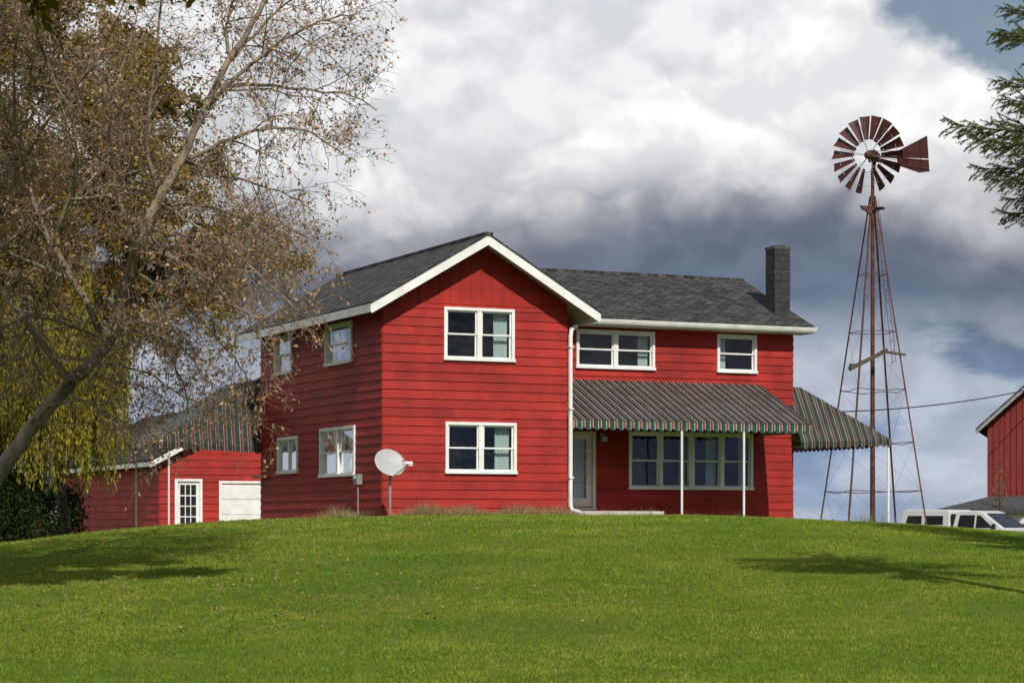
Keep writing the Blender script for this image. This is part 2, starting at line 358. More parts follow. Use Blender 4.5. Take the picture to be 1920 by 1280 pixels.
for z in (0.45, 3.45, 5.86):
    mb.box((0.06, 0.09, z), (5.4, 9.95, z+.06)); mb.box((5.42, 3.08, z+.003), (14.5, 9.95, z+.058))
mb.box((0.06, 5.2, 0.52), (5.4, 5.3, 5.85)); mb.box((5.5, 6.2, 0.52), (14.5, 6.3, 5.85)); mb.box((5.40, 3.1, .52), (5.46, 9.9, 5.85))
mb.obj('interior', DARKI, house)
EA = -0.577; EB = 6.133; V0 = -0.70; V1 = 10.7
def slope_slab(mb, p, q, v0, v1, th, off, axis, mi=0):
    if axis == 'y': poly = [(p[0], v0, p[1]+off), (q[0], v0, q[1]+off), (q[0], v0, q[1]+off-th), (p[0], v0, p[1]+off-th)]; vec = (0, v1-v0, 0)
    else: poly = [(v0, p[0], p[1]+off), (v0, q[0], q[1]+off), (v0, q[0], q[1]+off-th), (v0, p[0], p[1]+off-th)]; vec = (v1-v0, 0, 0)
    mb.prism(poly, vec, mi)
ze = rz(EA)
mb = MB(); slope_slab(mb, (EA-.03, rz(EA-.03)), (TC, 7.80), V0-.03, V1, .035, .035, 'y'); slope_slab(mb, (EB+.03, rz(EB+.03)), (TC+.0, 7.80), V0-.03, V1, .035, .035, 'y')
mb.box((TC-.12, V0-.035, 7.775), (TC+.12, V1, 7.862))
roof = mb.obj('roof', SHY, house); roof['label'] = 'dark grey asphalt shingle gable roof'
mb = MB()
slope_slab(mb, (EA, rz(EA)), (TC, 7.80), V0+.045, V1, .10, -.003, 'y'); slope_slab(mb, (EB, rz(EB)), (TC, 7.80), V0+.045, V1, .10, -.003, 'y')
mb.obj('soffit', SOFF, roof)
mb = MB()
slope_slab(mb, (EA, rz(EA)), (TC, 7.80), V0, V0+.04, .27, -.002, 'y'); slope_slab(mb, (EB, rz(EB)), (TC, 7.80), V0, V0+.04, .27, -.002, 'y')
slope_slab(mb, (EA, rz(EA)), (TC, 7.80), V1-.04, V1-.002, .24, -.002, 'y')
mb.box((EA-.03, V0+.001, ze-.24), (EA-.001, V1-.05, ze-.012)); mb.box((EB+.001, V0+.001, ze-.24), (EB+.03, 2.0, ze-.012))
mb.obj('fascia', WHITE, roof)
G0, RV, RZ, EZ = 2.40, 6.67, 7.83, 6.0
sl = (RZ-EZ)/(RV-G0)
mb = MB(); slope_slab(mb, (G0-.04, EZ-.04*sl), (RV, RZ), 3.5, 15.0, .035, .035, 'x'); slope_slab(mb, (10.95, RZ-sl*(10.95-RV)), (RV, RZ), 2.9, 15.0, .035, .036, 'x')
mb.box((3.2, RV-.12, RZ-.03), (15.0, RV+.12, RZ+.055))
roof2 = mb.obj('roof', SHX, house); roof2['label'] = 'dark grey asphalt shingle wing roof'
mb = MB(); slope_slab(mb, (G0, EZ), (RV, RZ), 5.9, 14.93, .10, -.003, 'x'); slope_slab(mb, (10.9, RZ-sl*(10.9-RV)), (RV, RZ), 5.2, 14.93, .10, -.003, 'x')
mb.box((6.05, 2.48, 5.80), (14.9, 3.0, 5.83))
mb.obj('soffit', SOFF, roof2)
mb = MB(); slope_slab(mb, (G0, EZ), (RV, RZ), 14.932, 14.965, .2, -.002, 'x'); slope_slab(mb, (10.9, RZ-sl*(10.9-RV)), (RV, RZ), 14.932, 14.965, .2, -.002, 'x')
mb.box((6.0, G0-.03, 5.80), (14.96, G0-.001, 5.98))
mb.obj('fascia', WHITE, roof2)
mb = MB(); prof = [(-.03, 5.97), (-.15, 5.97), (-.15, 5.94), (-.13, 5.92), (-.13, 5.90), (-.09, 5.84), (-.03, 5.84)]
mb.prism([(6.15, G0+a, z) for a, z in prof], (8.87, 0, 0)); mb.obj('gutter', WHITE, house)
mb = MB()
mb.tube([(6.35, G0-.08, 5.86), (6.3, G0-.1, 5.75), (6.15, 1.2, 5.62), (5.75, -.02, 5.50), (5.56, -.09, 5.40), (5.53, -.10, 5.2), (5.53, -.10, .55), (5.56, -.16, .42), (5.7, -.4, .36)], .06, 8)
for z in (1.3, 3.2, 4.9): mb.box((5.46, -.18, z), (5.6, -.02, z+.04))
mb.obj('downspout', WHITE, house, smooth=False)
mb = MB(); z = 6.2; i = 0
mb.box((14.215, 3.395, 6.0), (14.735, 3.915, 8.45), 1)
while z < 8.42:
    mb.box((14.2+R.uniform(-.006, .006), 3.38+R.uniform(-.006, .006), z), (14.75+R.uniform(-.006, .006), 3.93, z+.195)); z += .207; i += 1
mb.box((14.18, 3.36, 8.44), (14.77, 3.95, 8.54), 1); mb.box((14.3, 3.48, 8.54), (14.65, 3.83, 8.58), 0)
mb.obj('chimney', [BLOCK, MORT], roof2, bevel=.008)
def window(T, a0, a1, z0, z1, n, curt=(), wide_mid=False, cas=.085, slider=False):
    mb = MB(T)
    o, i_ = .075, -.10
    mb.box((a0, i_, z0), (a0+cas, o, z1)); mb.box((a1-cas, i_, z0), (a1, o, z1))
    mb.box((a0+cas, i_, z1-cas), (a1-cas, o-.003, z1)); mb.box((a0-.02, i_, z0-.02), (a1+.02, o+.03, z0+.06))
    iw = (a1-a0-2*cas); mul = .13
    uw = (iw-mul*(n-1))/n; units = []
    x = a0+cas
    for k in range(n):
        units.append((x, x+uw)); x += uw
        if k < n-1:
            if wide_mid and k == n//2-1: mb.box((x-.03, i_, z0+.06), (x+mul+.03, o-.005, z1-cas))
            else: mb.box((x, i_, z0+.06), (x+mul, o-.02, z1-cas))
            x += mul
    win = mb.obj('window', WHITE, house, bevel=.004)
    zb, zt = z0+.06, z1-cas; zm = (zb+zt)/2
    sb = MB(T); gb = MB(T)
    s = .045
    for (p, q) in units:
        if slider: pm = (p+q)/2; panes = ((p, pm+.02, zb, zt, -.035), (pm-.02, q, zb, zt, -.005))
        else: panes = ((p, q, zb, zm+.02, -.035), (p, q, zm-.02, zt, -.005))
        for P0, Q0, lo, hi, d in panes:
            sb.box((P0+.002, d-.02, lo+.002), (P0+s, d+.02, hi-.002)); sb.box((Q0-s, d-.02, lo+.002), (Q0-.002, d+.02, hi-.002))
            sb.box((P0+s, d-.02, lo+.002), (Q0-s, d+.019, lo+s)); sb.box((P0+s, d-.02, hi-s), (Q0-s, d+.019, hi-.002))
            gb.add([(P0+s, d, lo+s), (Q0-s, d, lo+s), (Q0-s, d, hi-s), (P0+s, d, hi-s)], [(0, 1, 2, 3)])
    sb.obj('sash', WHITE, win); gb.obj('glass', GLASS, win, recalc=False)
    for (k, f0, f1) in curt:
        cb = MB(T)
        p, q = units[k]; x0 = p+(q-p)*f0; x1 = p+(q-p)*f1; nn = 14
        vs = []; 
        for j in range(nn+1):
            xx = x0+(x1-x0)*j/nn; dd = -.22+.025*math.sin(j*2.1); vs += [(xx, dd, zb), (xx, dd, zt)]
        cb.add(vs, [(2*j, 2*j+2, 2*j+3, 2*j+1) for j in range(nn)])
        cb.obj('curtain', CURT, win, recalc=False)
    return win
window(FRONT, *wf[0], 2, [(1, .52, 1.0)])
window(FRONT, *wf[1], 2, [(1, .50, 1.0)])
window(LEFT, *wl[0], 1, [(0, .0, .25)]); window(LEFT, *wl[1], 1); window(LEFT, *wl[2], 2, [(0, .0, .6), (1, 0, .5)]); window(LEFT, *wl[3], 1, [(0, 0, .45)], slider=True)
window(WING, *ww[0], 2, [(1, .7, 1)]); window(WING, *ww[1], 1, [(0, 0, .3)]); window(WING, *ww[2], 4, [(2, .6, 1), (3, .7, 1), (1, .75, 1)], wide_mid=True)
mb = MB(WING)
a0, a1, z0, z1 = dw
mb.box((a0, -.1, z0), (a0+.1, .07, z1)); mb.box((a1-.1, -.1, z0), (a1, .07, z1)); mb.box((a0+.1, -.1, z1-.1), (a1-.1, .067, z1)); mb.box((a0, -.1, z0-.05), (a1, .12, z0+.02))
mb.box((a0+.1, -.06, z0+.02), (a0+.28, 0, z1-.1)); mb.box((a1-.28, -.06, z0+.02), (a1-.1, 0, z1-.1)); mb.box((a0+.28, -.06, z0+.02), (a1-.28, -.002, z0+.3)); mb.box((a0+.28, -.06, z1-.25), (a1-.28, -.002, z1-.1))
for k in range(1, 5): mb.box((a0+.28, -.045, z0+.3+k*.34), (a1-.28, -.01, z0+.325+k*.34))
mb.box(((a0+a1)/2-.012, -.044, z0+.3), ((a0+a1)/2+.012, -.011, z1-.25))
door = mb.obj('door', CREAM, house, bevel=.004); door['label'] = 'cream glazed french door under the awning'
mb = MB(WING); mb.add([(a0+.28, -.03, z0+.3), (a1-.28, -.03, z0+.3), (a1-.28, -.03, z1-.25), (a0+.28, -.03, z1-.25)], [(0, 1, 2, 3)]); mb.obj('glass', GLASS, door, recalc=False)
mb = MB(WING); mb.add([(a0+.3, -.12, z0+.3), (a1-.3, -.12, z0+.3), (a1-.3, -.12, z1-.25), (a0+.3, -.12, z1-.25)], [(0, 1, 2, 3)]); mb.obj('curtain', CURT, door, recalc=False)
mb = MB(WING); mb.tube([(a1-.2, .0, 1.45), (a1-.2, .06, 1.45), (a1-.3, .06, 1.45)], .014, 6); mb.obj('handle', CHROME, door)
mb = MB(); mb.box((6.1, 1.6, -.3), (9.4, 3.0, .42)); mb.box((5.7, .9, -.3), (9.0, 1.6, .40)); mb.obj('step', CONC, house, bevel=.02)
mb = MB(WING); mb.box((8.0, .03, 2.5), (8.14, .1, 2.7)); mb.box((7.99, .1, 2.45), (8.15, .22, 2.6)); mb.obj('porch_lamp', DISH, house, bevel=.01)
mb = MB(LEFT); mb.box((1.38, .04, 1.12), (1.62, .2, 1.40)); mb.tube([(1.5, .12, 1.12), (1.5, .12, -.2)], .022, 8); mb.tube([(1.5, .2, 1.3), (1.5, .26, 1.3)], .07, 12); mb.obj('electric_meter', GALV, house)
mb = MB(LEFT); mb.box((9.3, .05, 1.45), (10.5, .15, 1.53)); mb.obj('wooden_ledge', WOOD, house)
mb = MB(); mb.box((1.9, 10.12, -1.6), (6, 13.6, 3.9)); mb.prism([(.02, 10.1, 4.46), (6.2, 10.1, 4.46), (6.2, 10.1, 4.52), (3, 10.1, 5.0), (.02, 10.1, 4.5)], (0, 3.7, 0), 1); mb.obj('rear_extension', [RED, SHY], house)

# ------------------------------------------------------------------ awnings
def ribbed(mb, o, eu, ev, nu, period, depth, nrm, mi=0):
    o = Vector(o); eu = Vector(eu); ev = Vector(ev); nrm = Vector(nrm); Lu = eu.length; e = eu/Lu
    x = 0; pts = []
    while x < Lu-1e-6:
        for f, hgt in ((0, 0), (.03, 1), (.45, 1), (.48, 0), (.97, 0)):
            q = x+f*period
            if q < Lu: pts.append((q, hgt))
        x += period
    pts.append((Lu, 0))
    vs = []
    for q, hg in pts: a = o+e*q+nrm*depth*hg; vs += [tuple(a), tuple(a+ev)]
    mb.add(vs, [(2*j, 2*j+2, 2*j+3, 2*j+1) for j in range(len(pts)-1)], mi)
def valance(mb, o, e, Lu, drop, scal=AP, mi=0):
    o = Vector(o); e = Vector(e); n_ = int(Lu/scal*8); vs = []
    for j in range(n_+1):
        q = Lu*j/n_; ph = (q/scal) % 1.0; dz = drop*(0.68+.32*math.sin(math.pi*ph)); a = o+e*q
        vs += [tuple(a), tuple(a-Vector((0, 0, dz)))]
    mb.add(vs, [(2*j, 2*j+2, 2*j+3, 2*j+1) for j in range(n_)], mi)
def end_panel(mb, A, A2, B, C, drop, n_=160, depth=.018):
    A, A2, B, C = map(Vector, (A, A2, B, C)); vs = []
    x0 = min(A.x, A2.x, B.x, C.x); x1 = max(A.x, A2.x, B.x, C.x)
    def edge_top(x):
        if min(A.x, A2.x) <= x <= max(A.x, A2.x): return A.lerp(A2, (x-A.x)/(A2.x-A.x) if A2.x != A.x else 0)
        return A2.lerp(B, (x-A2.x)/(B.x-A2.x))
    for j in range(n_+1):
        x = x0+(x1-x0)*j/n_; tp = edge_top(x); bt = C.lerp(B, (x-C.x)/(B.x-C.x)); ph = (x/AP) % 1.0; rib = depth if (x/(AP/2)) % 1.0 < .5 else 0
        off = Vector((0, -rib, 0)); dz = drop*(.68+.32*math.sin(math.pi*ph)); b3 = bt+off
        vs += [tuple(tp+off), tuple(b3), tuple(b3-Vector((0, 0, dz)))]
    fs = []
    for j in range(n_): a = 3*j; fs += [(a, a+3, a+4, a+1), (a+1, a+4, a+5, a+2)]
    mb.add(vs, fs)
aw = MB()
ribbed(aw, (5.52, 2.94, 4.24), (7.93, 0, 0), (0, -2.88, -1.32), 0, AP/2, .018, (0, -.41, .91))
valance(aw, (5.52, .055, 2.92), (1, 0, 0), 7.93, .26, mi=1)
aw.add([(13.452, 2.94, 4.24), (13.452, .06, 2.92), (13.452, .06, 2.70), (13.452, 2.94, 2.70)], [(0, 1, 2, 3)])
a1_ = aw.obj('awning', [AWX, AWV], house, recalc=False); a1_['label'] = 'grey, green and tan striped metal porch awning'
mb = MB(); mb.tube([(5.55, .10, 2.86), (13.4, .10, 2.86)], .02, 6)
for t in (5.6, 7.5, 9.14, 11.17, 13.35): mb.tube([(t, .10, 2.86), (t, 2.95, 4.17)], .015, 5)
mb.obj('awning_frame', WHITE, a1_)
for t in (9.14, 11.17): mb = MB(); mb.tube([(t, .10, -.6), (t, .10, 2.88)], .034, 8); mb.obj('awning_post', WHITE, a1_)
aw = MB()
ribbed(aw, (14.66, 3.35, 4.22), (0, 5.8, 0), (3.1, 0, -1.62), 0, AP/2, .018, (.42, 0, .9))
valance(aw, (17.76, 3.35, 2.60), (0, 1, 0), 5.8, .2)
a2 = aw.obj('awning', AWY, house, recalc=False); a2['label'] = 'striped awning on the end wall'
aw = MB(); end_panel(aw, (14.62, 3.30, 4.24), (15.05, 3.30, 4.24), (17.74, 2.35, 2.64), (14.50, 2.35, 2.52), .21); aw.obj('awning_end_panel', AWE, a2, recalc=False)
for v in (2.42, 9.1): mb = MB(); mb.tube([(17.68, v, -1.6), (17.68, v, 2.6)], .036, 8); mb.obj('awning_post', WHITE, a2)
mb = MB()
for v in (3.4, 5, 7, 9.1): mb.tube([(17.7, v, 2.56), (14.66, v, 4.16)], .015, 5)
mb.obj('awning_frame', WHITE, a2)
aw = MB()
ribbed(aw, (0.0, 10.45, 4.45), (0, 3.4, 0), (-3.3, 0, -1.95), 0, AP/2, .018, (-.5, 0, .86))
valance(aw, (-3.3, 10.45, 2.5), (0, 1, 0), 3.4, .2)
a3 = aw.obj('awning', AWY, house, recalc=False); a3['label'] = 'striped awning over the rear side entrance'
aw = MB(); end_panel(aw, (0, 10.40, 4.47), (-.35, 10.40, 4.3), (-3.3, 10.0, 2.52), (0.25, 10.08, 2.38), .2); aw.obj('awning_end_panel', AWE, a3, recalc=False)
for v in (10.1, 13.7): mb = MB(); mb.tube([(-2.9, v, -1.8), (-2.9, v, 2.6)], .028, 8); mb.obj('awning_post', WHITE, a3)

# ------------------------------------------------------------------ garage
gar = empty('garage', (-12.95, 84.3, 0), ANG, 'low red garage with dark roof and white garage door', 'garage'); gar.scale = (1.11, 1.11, 1.11)
GF = lambda a, d, z: (a, -d, z)
mb = MB(GF); lap_wall(mb, 0, 7.0, -2.2, 2.35, [(.53, 1.42, -1.2, 1.52), (2.05, 4.6, -2, 1.46)]); mb.obj('wall', RED, gar)
mb = MB(lambda a, d, z: (-d, a, z)); lap_wall(mb, 0, 14.0, -2.3, 2.2, []); mb.obj('wall', RED, gar)
mb = MB(); mb.prism([(0, 0.02, 2.2), (7.0, 0.02, 2.2), (3.5, 0.02, 4.2)], (0, .05, 0)); mb.obj('gable_wall', RED, gar)
mb = MB(); mb.box((6.95, .1, -2.2), (7, 14, 2.3)); mb.box((0.05, 13.9, -2.2), (6.9, 14, 2.3)); mb.box((.05, .3, -2.2), (6.9, .35, 2.3)); mb.obj('inner_wall', DARKI, gar)
mb = MB()
slope_slab(mb, (-.45, 2.1), (3.5, 4.2), -.4, 14.4, .06, .06, 'y'); slope_slab(mb, (7.45, 2.1), (3.5, 4.2), -.4, 14.4, .06, .06, 'y'); gr = mb.obj('roof', SHG, gar)
mb = MB(); slope_slab(mb, (-.43, 2.11), (3.5, 4.2), -.38, -.34, .2, -.003, 'y'); slope_slab(mb, (7.43, 2.11), (3.5, 4.2), -.38, -.34, .2, -.003, 'y'); mb.box((-.45, -.3, 1.95), (-.42, 14.3, 2.1)); mb.obj('fascia', WHITE, gr)
mb = MB(GF)
mb.box((.50, -.08, -2.0), (.60, .06, 1.56)); mb.box((1.35, -.08, -2.0), (1.45, .06, 1.56)); mb.box((.60, -.08, 1.47), (1.35, .058, 1.56))
mb.box((.60, -.06, -2.0), (.70, 0, 1.47)); mb.box((1.25, -.06, -2.0), (1.35, 0, 1.47)); mb.box((.70, -.06, 1.36), (1.25, -.002, 1.47)); mb.box((.70, -.06, -2.0), (1.25, -.002, -.75))
for k in range(1, 6): mb.box((.70, -.05, -.75+k*.35-.018), (1.25, -.01, -.75+k*.35+.018))
for k in (1, 2): mb.box((.70+.183*k-.015, -.049, -.75), (.70+.183*k+.015, -.011, 1.36))
d_ = mb.obj('door', WHITE, gar)
mb = MB(GF); mb.add([(.70, -.04, -.75), (1.25, -.04, -.75), (1.25, -.04, 1.36), (.70, -.04, 1.36)], [(0, 1, 2, 3)]); mb.obj('glass', CARG, d_, recalc=False)
mb = MB(GF)
for k in range(6): mb.box((2.13, -.06, -1.7+k*.52), (4.52, 0, -1.7+k*.52+.508))
mb.box((2.03, -.05, -2), (2.13, .055, 1.5)); mb.box((4.52, -.05, -2), (4.62, .055, 1.5)); mb.box((2.13, -.05, 1.42), (4.52, .053, 1.5))
mb.obj('garage_door', WHITE, gar)

# ------------------------------------------------------------------ satellite dish
dx, dy = -3.16, 59.4; dz = gz(dx, dy)
dish = empty('satellite_dish', (dx, dy, dz), 0, 'grey satellite dish on a steel pole beside the house corner', 'satellite dish')
mb = MB(); mb.tube([(0, 0, -.3), (0, 0, 1.11)], .038, 10); mb.box((-.10, -.02, -.02), (.10, .10, .05)); mb.obj('pole', GALV, dish)
cz = 1.42
rot = Matrix.Rotation(math.radians(28), 4, 'Z') @ Matrix.Rotation(math.radians(62), 4, 'X')
def tf(p): q = rot @ Vector(p); return (q.x, q.y-.12, q.z+cz)
mb = MB(); rings = 8; seg = 32; vs = []
for i in range(rings+1):
    r_ = .43*i/rings
    for k in range(seg):
        a = 2*math.pi*k/seg; vs.append(tf((r_*math.cos(a)*1.0, r_*math.sin(a)*.93, r_*r_*.42-.06)))
fs = [(i*seg+k, i*seg+(k+1) % seg, (i+1)*seg+(k+1) % seg, (i+1)*seg+k) for i in range(rings) for k in range(seg)]
mb.add(vs, fs); o = mb.obj('reflector', DISH, dish, smooth=True, recalc=False); md = o.modifiers.new('s', 'SOLIDIFY'); md.thickness = .018
mb = MB(); arm_end = (.02+.50, -.42, cz-.02)
mb.tube([tf((0, -.40, 0)), (.35, -.38, cz-.16), arm_end], .016, 6); mb.tube([tf((.36, .1, 0)), arm_end], .008, 5)
mb.tube([(0, 0, .98), (0, -.07, cz-.1), tf((0, 0, -.09))], .045, 8)
mb.obj('feed_arm', GALV, dish)
mb = MB(); e = Vector(arm_end); mb.tube([e+Vector((.08, -.02, .0)), e, e+Vector((-.09, .03, .01))], [.035, .045, .055], 10); mb.box((e.x-.01, e.y-.03, e.z-.06), (e.x+.09, e.y+.03, e.z+.05)); mb.obj('receiver', WHITE, dish)

# ------------------------------------------------------------------ windmill
WX, WY = 11.95, 76.0; wz = gz(WX, WY)
mill = empty('windmill', (WX, WY, wz), math.radians(12), 'rusty steel farm windmill on a lattice tower', 'windmill')
H = 10.6-wz
def hw(z): return (.12+(H-z)*.118)
mb = MB()
cor = [(-1, -1), (1, -1), (1, 1), (-1, 1)]
def cp(i, z): a = hw(z); return Vector((cor[i % 4][0]*a, cor[i % 4][1]*a, z))
for i in range(4):
    a, b_ = cp(i, -.2), cp(i, H+.3); sx, sy = cor[i]; lw = .052
    mb.prism([tuple(a), tuple(a-Vector((sx*lw, 0, 0))), tuple(a-Vector((sx*lw, 0, 0))-Vector((0, sy*.010, 0))), tuple(a-Vector((sx*.010, sy*.010, 0))), tuple(a-Vector((sx*.010, sy*lw, 0))), tuple(a-Vector((0, sy*lw, 0)))], tuple(b_-a))
lev = [z-wz for z in (1.15, 2.75, 4.5, 6.4, 8.3)]
for j, z in enumerate(lev):
    for i in range(4):
        p, q = cp(i, z), cp(i+1, z); mid = (p+q)/2+Vector((0, 0, -.04-.08*R.random() if j < 3 else 0))
        mb.tube([p, mid, q], .013, 5)
allz = [0.0]+lev+[H]
for j in range(len(allz)-1):
    for i in range(4):
        if R.random() < .7: mb.tube([cp(i, allz[j]), cp(i+1, allz[j+1])], .0035, 4)
        if R.random() < .65: mb.tube([cp(i+1, allz[j]), cp(i, allz[j+1])], .0035, 4)
mb.obj('tower', RUST, mill)
mb = MB(); mb.tube([(0, 0, -.2), (0, 0, H*.45), (0, 0, H+1.2)], [.092, .076, .055], 10); mb.obj('pump_pipe', RUST, mill)
mb = MB()
for s_ in (-.16, .16): mb.tube([(hw(6.5)+.03, s_, 6.5), (hw(H)+.02, s_, H+.2)], .009, 5)
z = 6.6
while z < H+.1: mb.tube([(hw(z)+.03, -.16, z), (hw(z)+.03, .16, z)], .007, 4); z += .33
mb.obj('ladder', RUST, mill)
mb = MB()
mb.box((-.48, -.26, H-.10), (.30, -.16, H-.07)); mb.box((-.40, -.05, H-.10), (.44, .05, H-.07)); mb.box((-.26, .16, H-.10), (.48, .26, H-.07))
mb.box((-.3, -.3, H-.13), (-.24, .3, H-.10)); mb.box((.24, -.3, H-.13), (.3, .3, H-.10))
mb.prism([(-.54, -.28, H-.05), (-.20, -.30, H-.34), (-.12, -.30, H-.28), (-.16, -.28, H-.07)], (0, .1, 0))
mb.obj('platform', RUSTD, mill)
mb = MB(); z5 = 5.8-wz
mb.box((-1.02, -.75, z5-.62), (-.86, -.55, z5-.5)); mb.prism([(-1.10, -.8, z5-.62), (-1.05, -.8, z5-.74), (.25, -.8, z5-.10), (.22, -.8, z5+.02)], (0, .16, 0)); mb.prism([(.0, -.8, z5-.05), (.0, -.8, z5-.12), (.85, -.8, z5-.22), (.85, -.8, z5-.15)], (0, .1, 0))
mb.obj('broken_board', BARKD, mill)
TA = math.radians(55)-math.radians(12)
td = Vector((math.cos(TA), math.sin(TA), 0)); sd = Vector((-td.y, td.x, 0)); up = Vector((0, 0, 1))
HZ = 12.22-wz; hub = Vector((.02, 0, HZ))-td*.42
def hp(a, s_, z_): return tuple(hub+td*a+sd*s_+up*z_)
mb = MB(); mb.tube([hp(-.12, 0, 0), hp(.0, 0, 0), hp(.25, 0, 0), hp(.3, 0, 0), hp(.7, 0, -.02)], [.06, .13, .13, .17, .12], 12); mb.tube([(0, 0, H+1.0), hp(.55, 0, 0)], .07, 8); mb.prism([hp(.3, -.12, -.2), hp(.7, -.12, -.15), hp(.7, -.12, .12), hp(.3, -.12, .2)], tuple(sd*.24)); mb.obj('gear_box', RUST, mill)
mb = MB(); RO, RI = 1.28, .54
for rr, th in ((RI+.03, .010), (RO*.80, .006)):
    mb.tube([hp(.03, rr*math.cos(a), rr*math.sin(a)) for a in np.linspace(0, 2*math.pi, 41)], th, 5)
for k in range(6):
    a = k*math.pi/3+.2
    for da in (-.06, .06): mb.tube([hp(.12, .07*math.cos(a), .07*math.sin(a)), hp(.03, RO*.8*math.cos(a+da), RO*.8*math.sin(a+da))], .009, 4)
wheel = mb.obj('wind_wheel', GALV, mill)
for k in range(18):
    if k == 13: continue
    a = k*math.pi/9+.09
    er = Vector((0, math.cos(a), math.sin(a))); et = Vector((0, -math.sin(a), math.cos(a)))
    mb = MB(); vs = []
    for rr, wdt in ((RI-.05+R.uniform(-.02, .02), .066), (RO, .178)):
        for f in (-1, -.5, 0, .5, 1):
            tw = math.radians(26); c_ = .03*(1-f*f)
            p = er*rr+et*(f*wdt*math.cos(tw))+Vector((1, 0, 0))*(f*wdt*math.sin(tw)+c_); vs.append(hp(p.x, p.y, p.z))
    mb.add(vs, [(j, j+1, j+6, j+5) for j in range(4)])
    o = mb.obj('blade', RUSTD, wheel, recalc=False)
mb = MB()
mb.tube([hp(.6, 0, .03), hp(4.4, 0, .40)], .024, 6); mb.tube([hp(.6, 0, -.14), hp(4.7, 0, .14)], .020, 6); mb.tube([hp(.6, 0, .2), hp(2.4, 0, .45)], .012, 5)
tl = mb.obj('tail_boom', RUST, mill)
mb = MB(); mb.prism([hp(2.2, .01, .20), hp(2.15, .01, .38), hp(4.65, .01, 1.28), hp(4.78, .01, .50)], tuple(sd*.012)); mb.prism([hp(2.35, .01, -.05), hp(2.25, .01, .17), hp(4.78, .01, .47), hp(4.85, .01, .06), hp(4.0, .01, -.08)], tuple(sd*.012)); mb.tube([hp(3.0, -.02, -.02), hp(2.9, -.02, .6)], .012, 4); mb.tube([hp(4.1, -.02, -.04), hp(4.0, -.02, 1.0)], .012, 4); mb.obj('tail_vane', RUSTD, mill)

# ------------------------------------------------------------------ barn, shed
barn = empty('barn', (19.9, 96, -2.2), math.radians(-15), 'tall dark red barn with vertical board siding', 'barn')
mb = MB(); BW, BE, BR = 9.0, 6.55, 10.6
mb.prism([(0, 0, -1), (BW, 0, -1), (BW, 0, BE), (BW/2, 0, BR), (0, 0, BE)], (0, 14, 0))
t = .0
while t < BW-.05:
    topz = BE+(BR-BE)*(1-abs(t+.1-BW/2)/(BW/2)); mb.box((t, -.035, -1), (t+.19, .0, topz-.1)); t += .24
mb.obj('wall', BARNRED, barn)
mb = MB(); ps = (BR-BE)/(BW/2); slope_slab(mb, (-.45, BE-.45*ps), (BW/2, BR), -.6, 14.5, .08, .1, 'y'); slope_slab(mb, (BW+.5, BE-.5*ps), (BW/2, BR), -.6, 14.5, .08, .1, 'y'); br_ = mb.obj('roof', SHY, barn)
mb = MB(); slope_slab(mb, (-.45, BE-.45*ps), (BW/2, BR), -.58, -.54, .16, .01, 'y'); slope_slab(mb, (BW+.5, BE-.5*ps), (BW/2, BR), -.58, -.54, .16, .01, 'y'); mb.obj('fascia', GALV, br_)
shed = empty('shed', (16.8, 88, -2.0), math.radians(-6), 'low white shed with dark shingle roof', 'shed')
mb = MB(); mb.box((.4, .4, -.5), (8, 5, 2.5)); mb.obj('wall', WHITE, shed)
mb = MB(); mb.add([(-.1, 0, 2.66), (8.5, 0, 2.66), (8.5, 2.7, 3.16), (1.8, 2.7, 3.16), (-.1, 5.4, 2.66), (8.5, 5.4, 2.66), (-.1, 0, 2.5), (8.5, 0, 2.5)], [(0, 1, 2, 3), (3, 2, 5, 4), (0, 3, 4), (0, 1, 7, 6)]); mb.obj('roof', noisy('dark_roll_roof', (.030, .030, .033), (.06, .06, .062), 4, .85), shed, recalc=False)

# ------------------------------------------------------------------ pickup
hd = math.atan2(-.66, .75)
px_, py_ = 15.45, 75.6; S = 1.03
truck = empty('pickup_truck', (px_, py_, gz(px_, py_)+.03), hd, 'white pickup truck with a matching bed cap', 'pickup truck'); truck.scale = (S, S, S)
W = .84
def sideprism(mb, prof, w_, wt=None, zmin=None, mi=0):
    n_ = len(prof); z0_ = min(z for _, z in prof); z1_ = max(z for _, z in prof)
    f = lambda z: w_ if wt is None else w_+(wt-w_)*(z-z0_)/(z1_-z0_)
    vs = [(x, -f(z), z) for x, z in prof]+[(x, f(z), z) for x, z in prof]
    mb.add(vs, [tuple(range(n_)), tuple(range(2*n_-1, n_-1, -1))]+[(i, n_+i, n_+(i+1) % n_, (i+1) % n_) for i in range(n_)], mi)
mb = MB()
def arch(cx, r_): return [(cx+r_*math.cos(a), .40+r_*math.sin(a)) for a in np.linspace(0, math.pi, 9)]
prof = [(-2.55, .45), (-2.58, 1.04), (1.2, 1.08), (1.9, 1.02), (2.42, .93), (2.52, .80), (2.54, .45)]+arch(1.62, .42)+arch(-1.55, .42)
sideprism(mb, prof, W); mb.obj('body', CARW, truck, bevel=.02)
mb = MB(); sideprism(mb, [(-.58, 1.05), (-.48, 1.60), (-.34, 1.66), (.30, 1.66), (.48, 1.60), (1.32, 1.06)], W-.02, W-.16); mb.obj('cab', CARW, truck, bevel=.03)
mb = MB(); sideprism(mb, [(-2.57, 1.05), (-2.44, 1.62), (-2.3, 1.70), (-.80, 1.70), (-.70, 1.64), (-.66, 1.05)], W-.01, W-.12); mb.obj('bed_cap', CARW, truck, bevel=.03)
mb = MB()
for s_ in (-1, 1):
    mb.box((-2.5, s_*(W+.004)-.006, 1.035), (1.15, s_*(W+.004)+.006, 1.052)); mb.box((-2.3, s_*(W+.004)-.008, .72), (2.3, s_*(W+.004)+.008, .76))
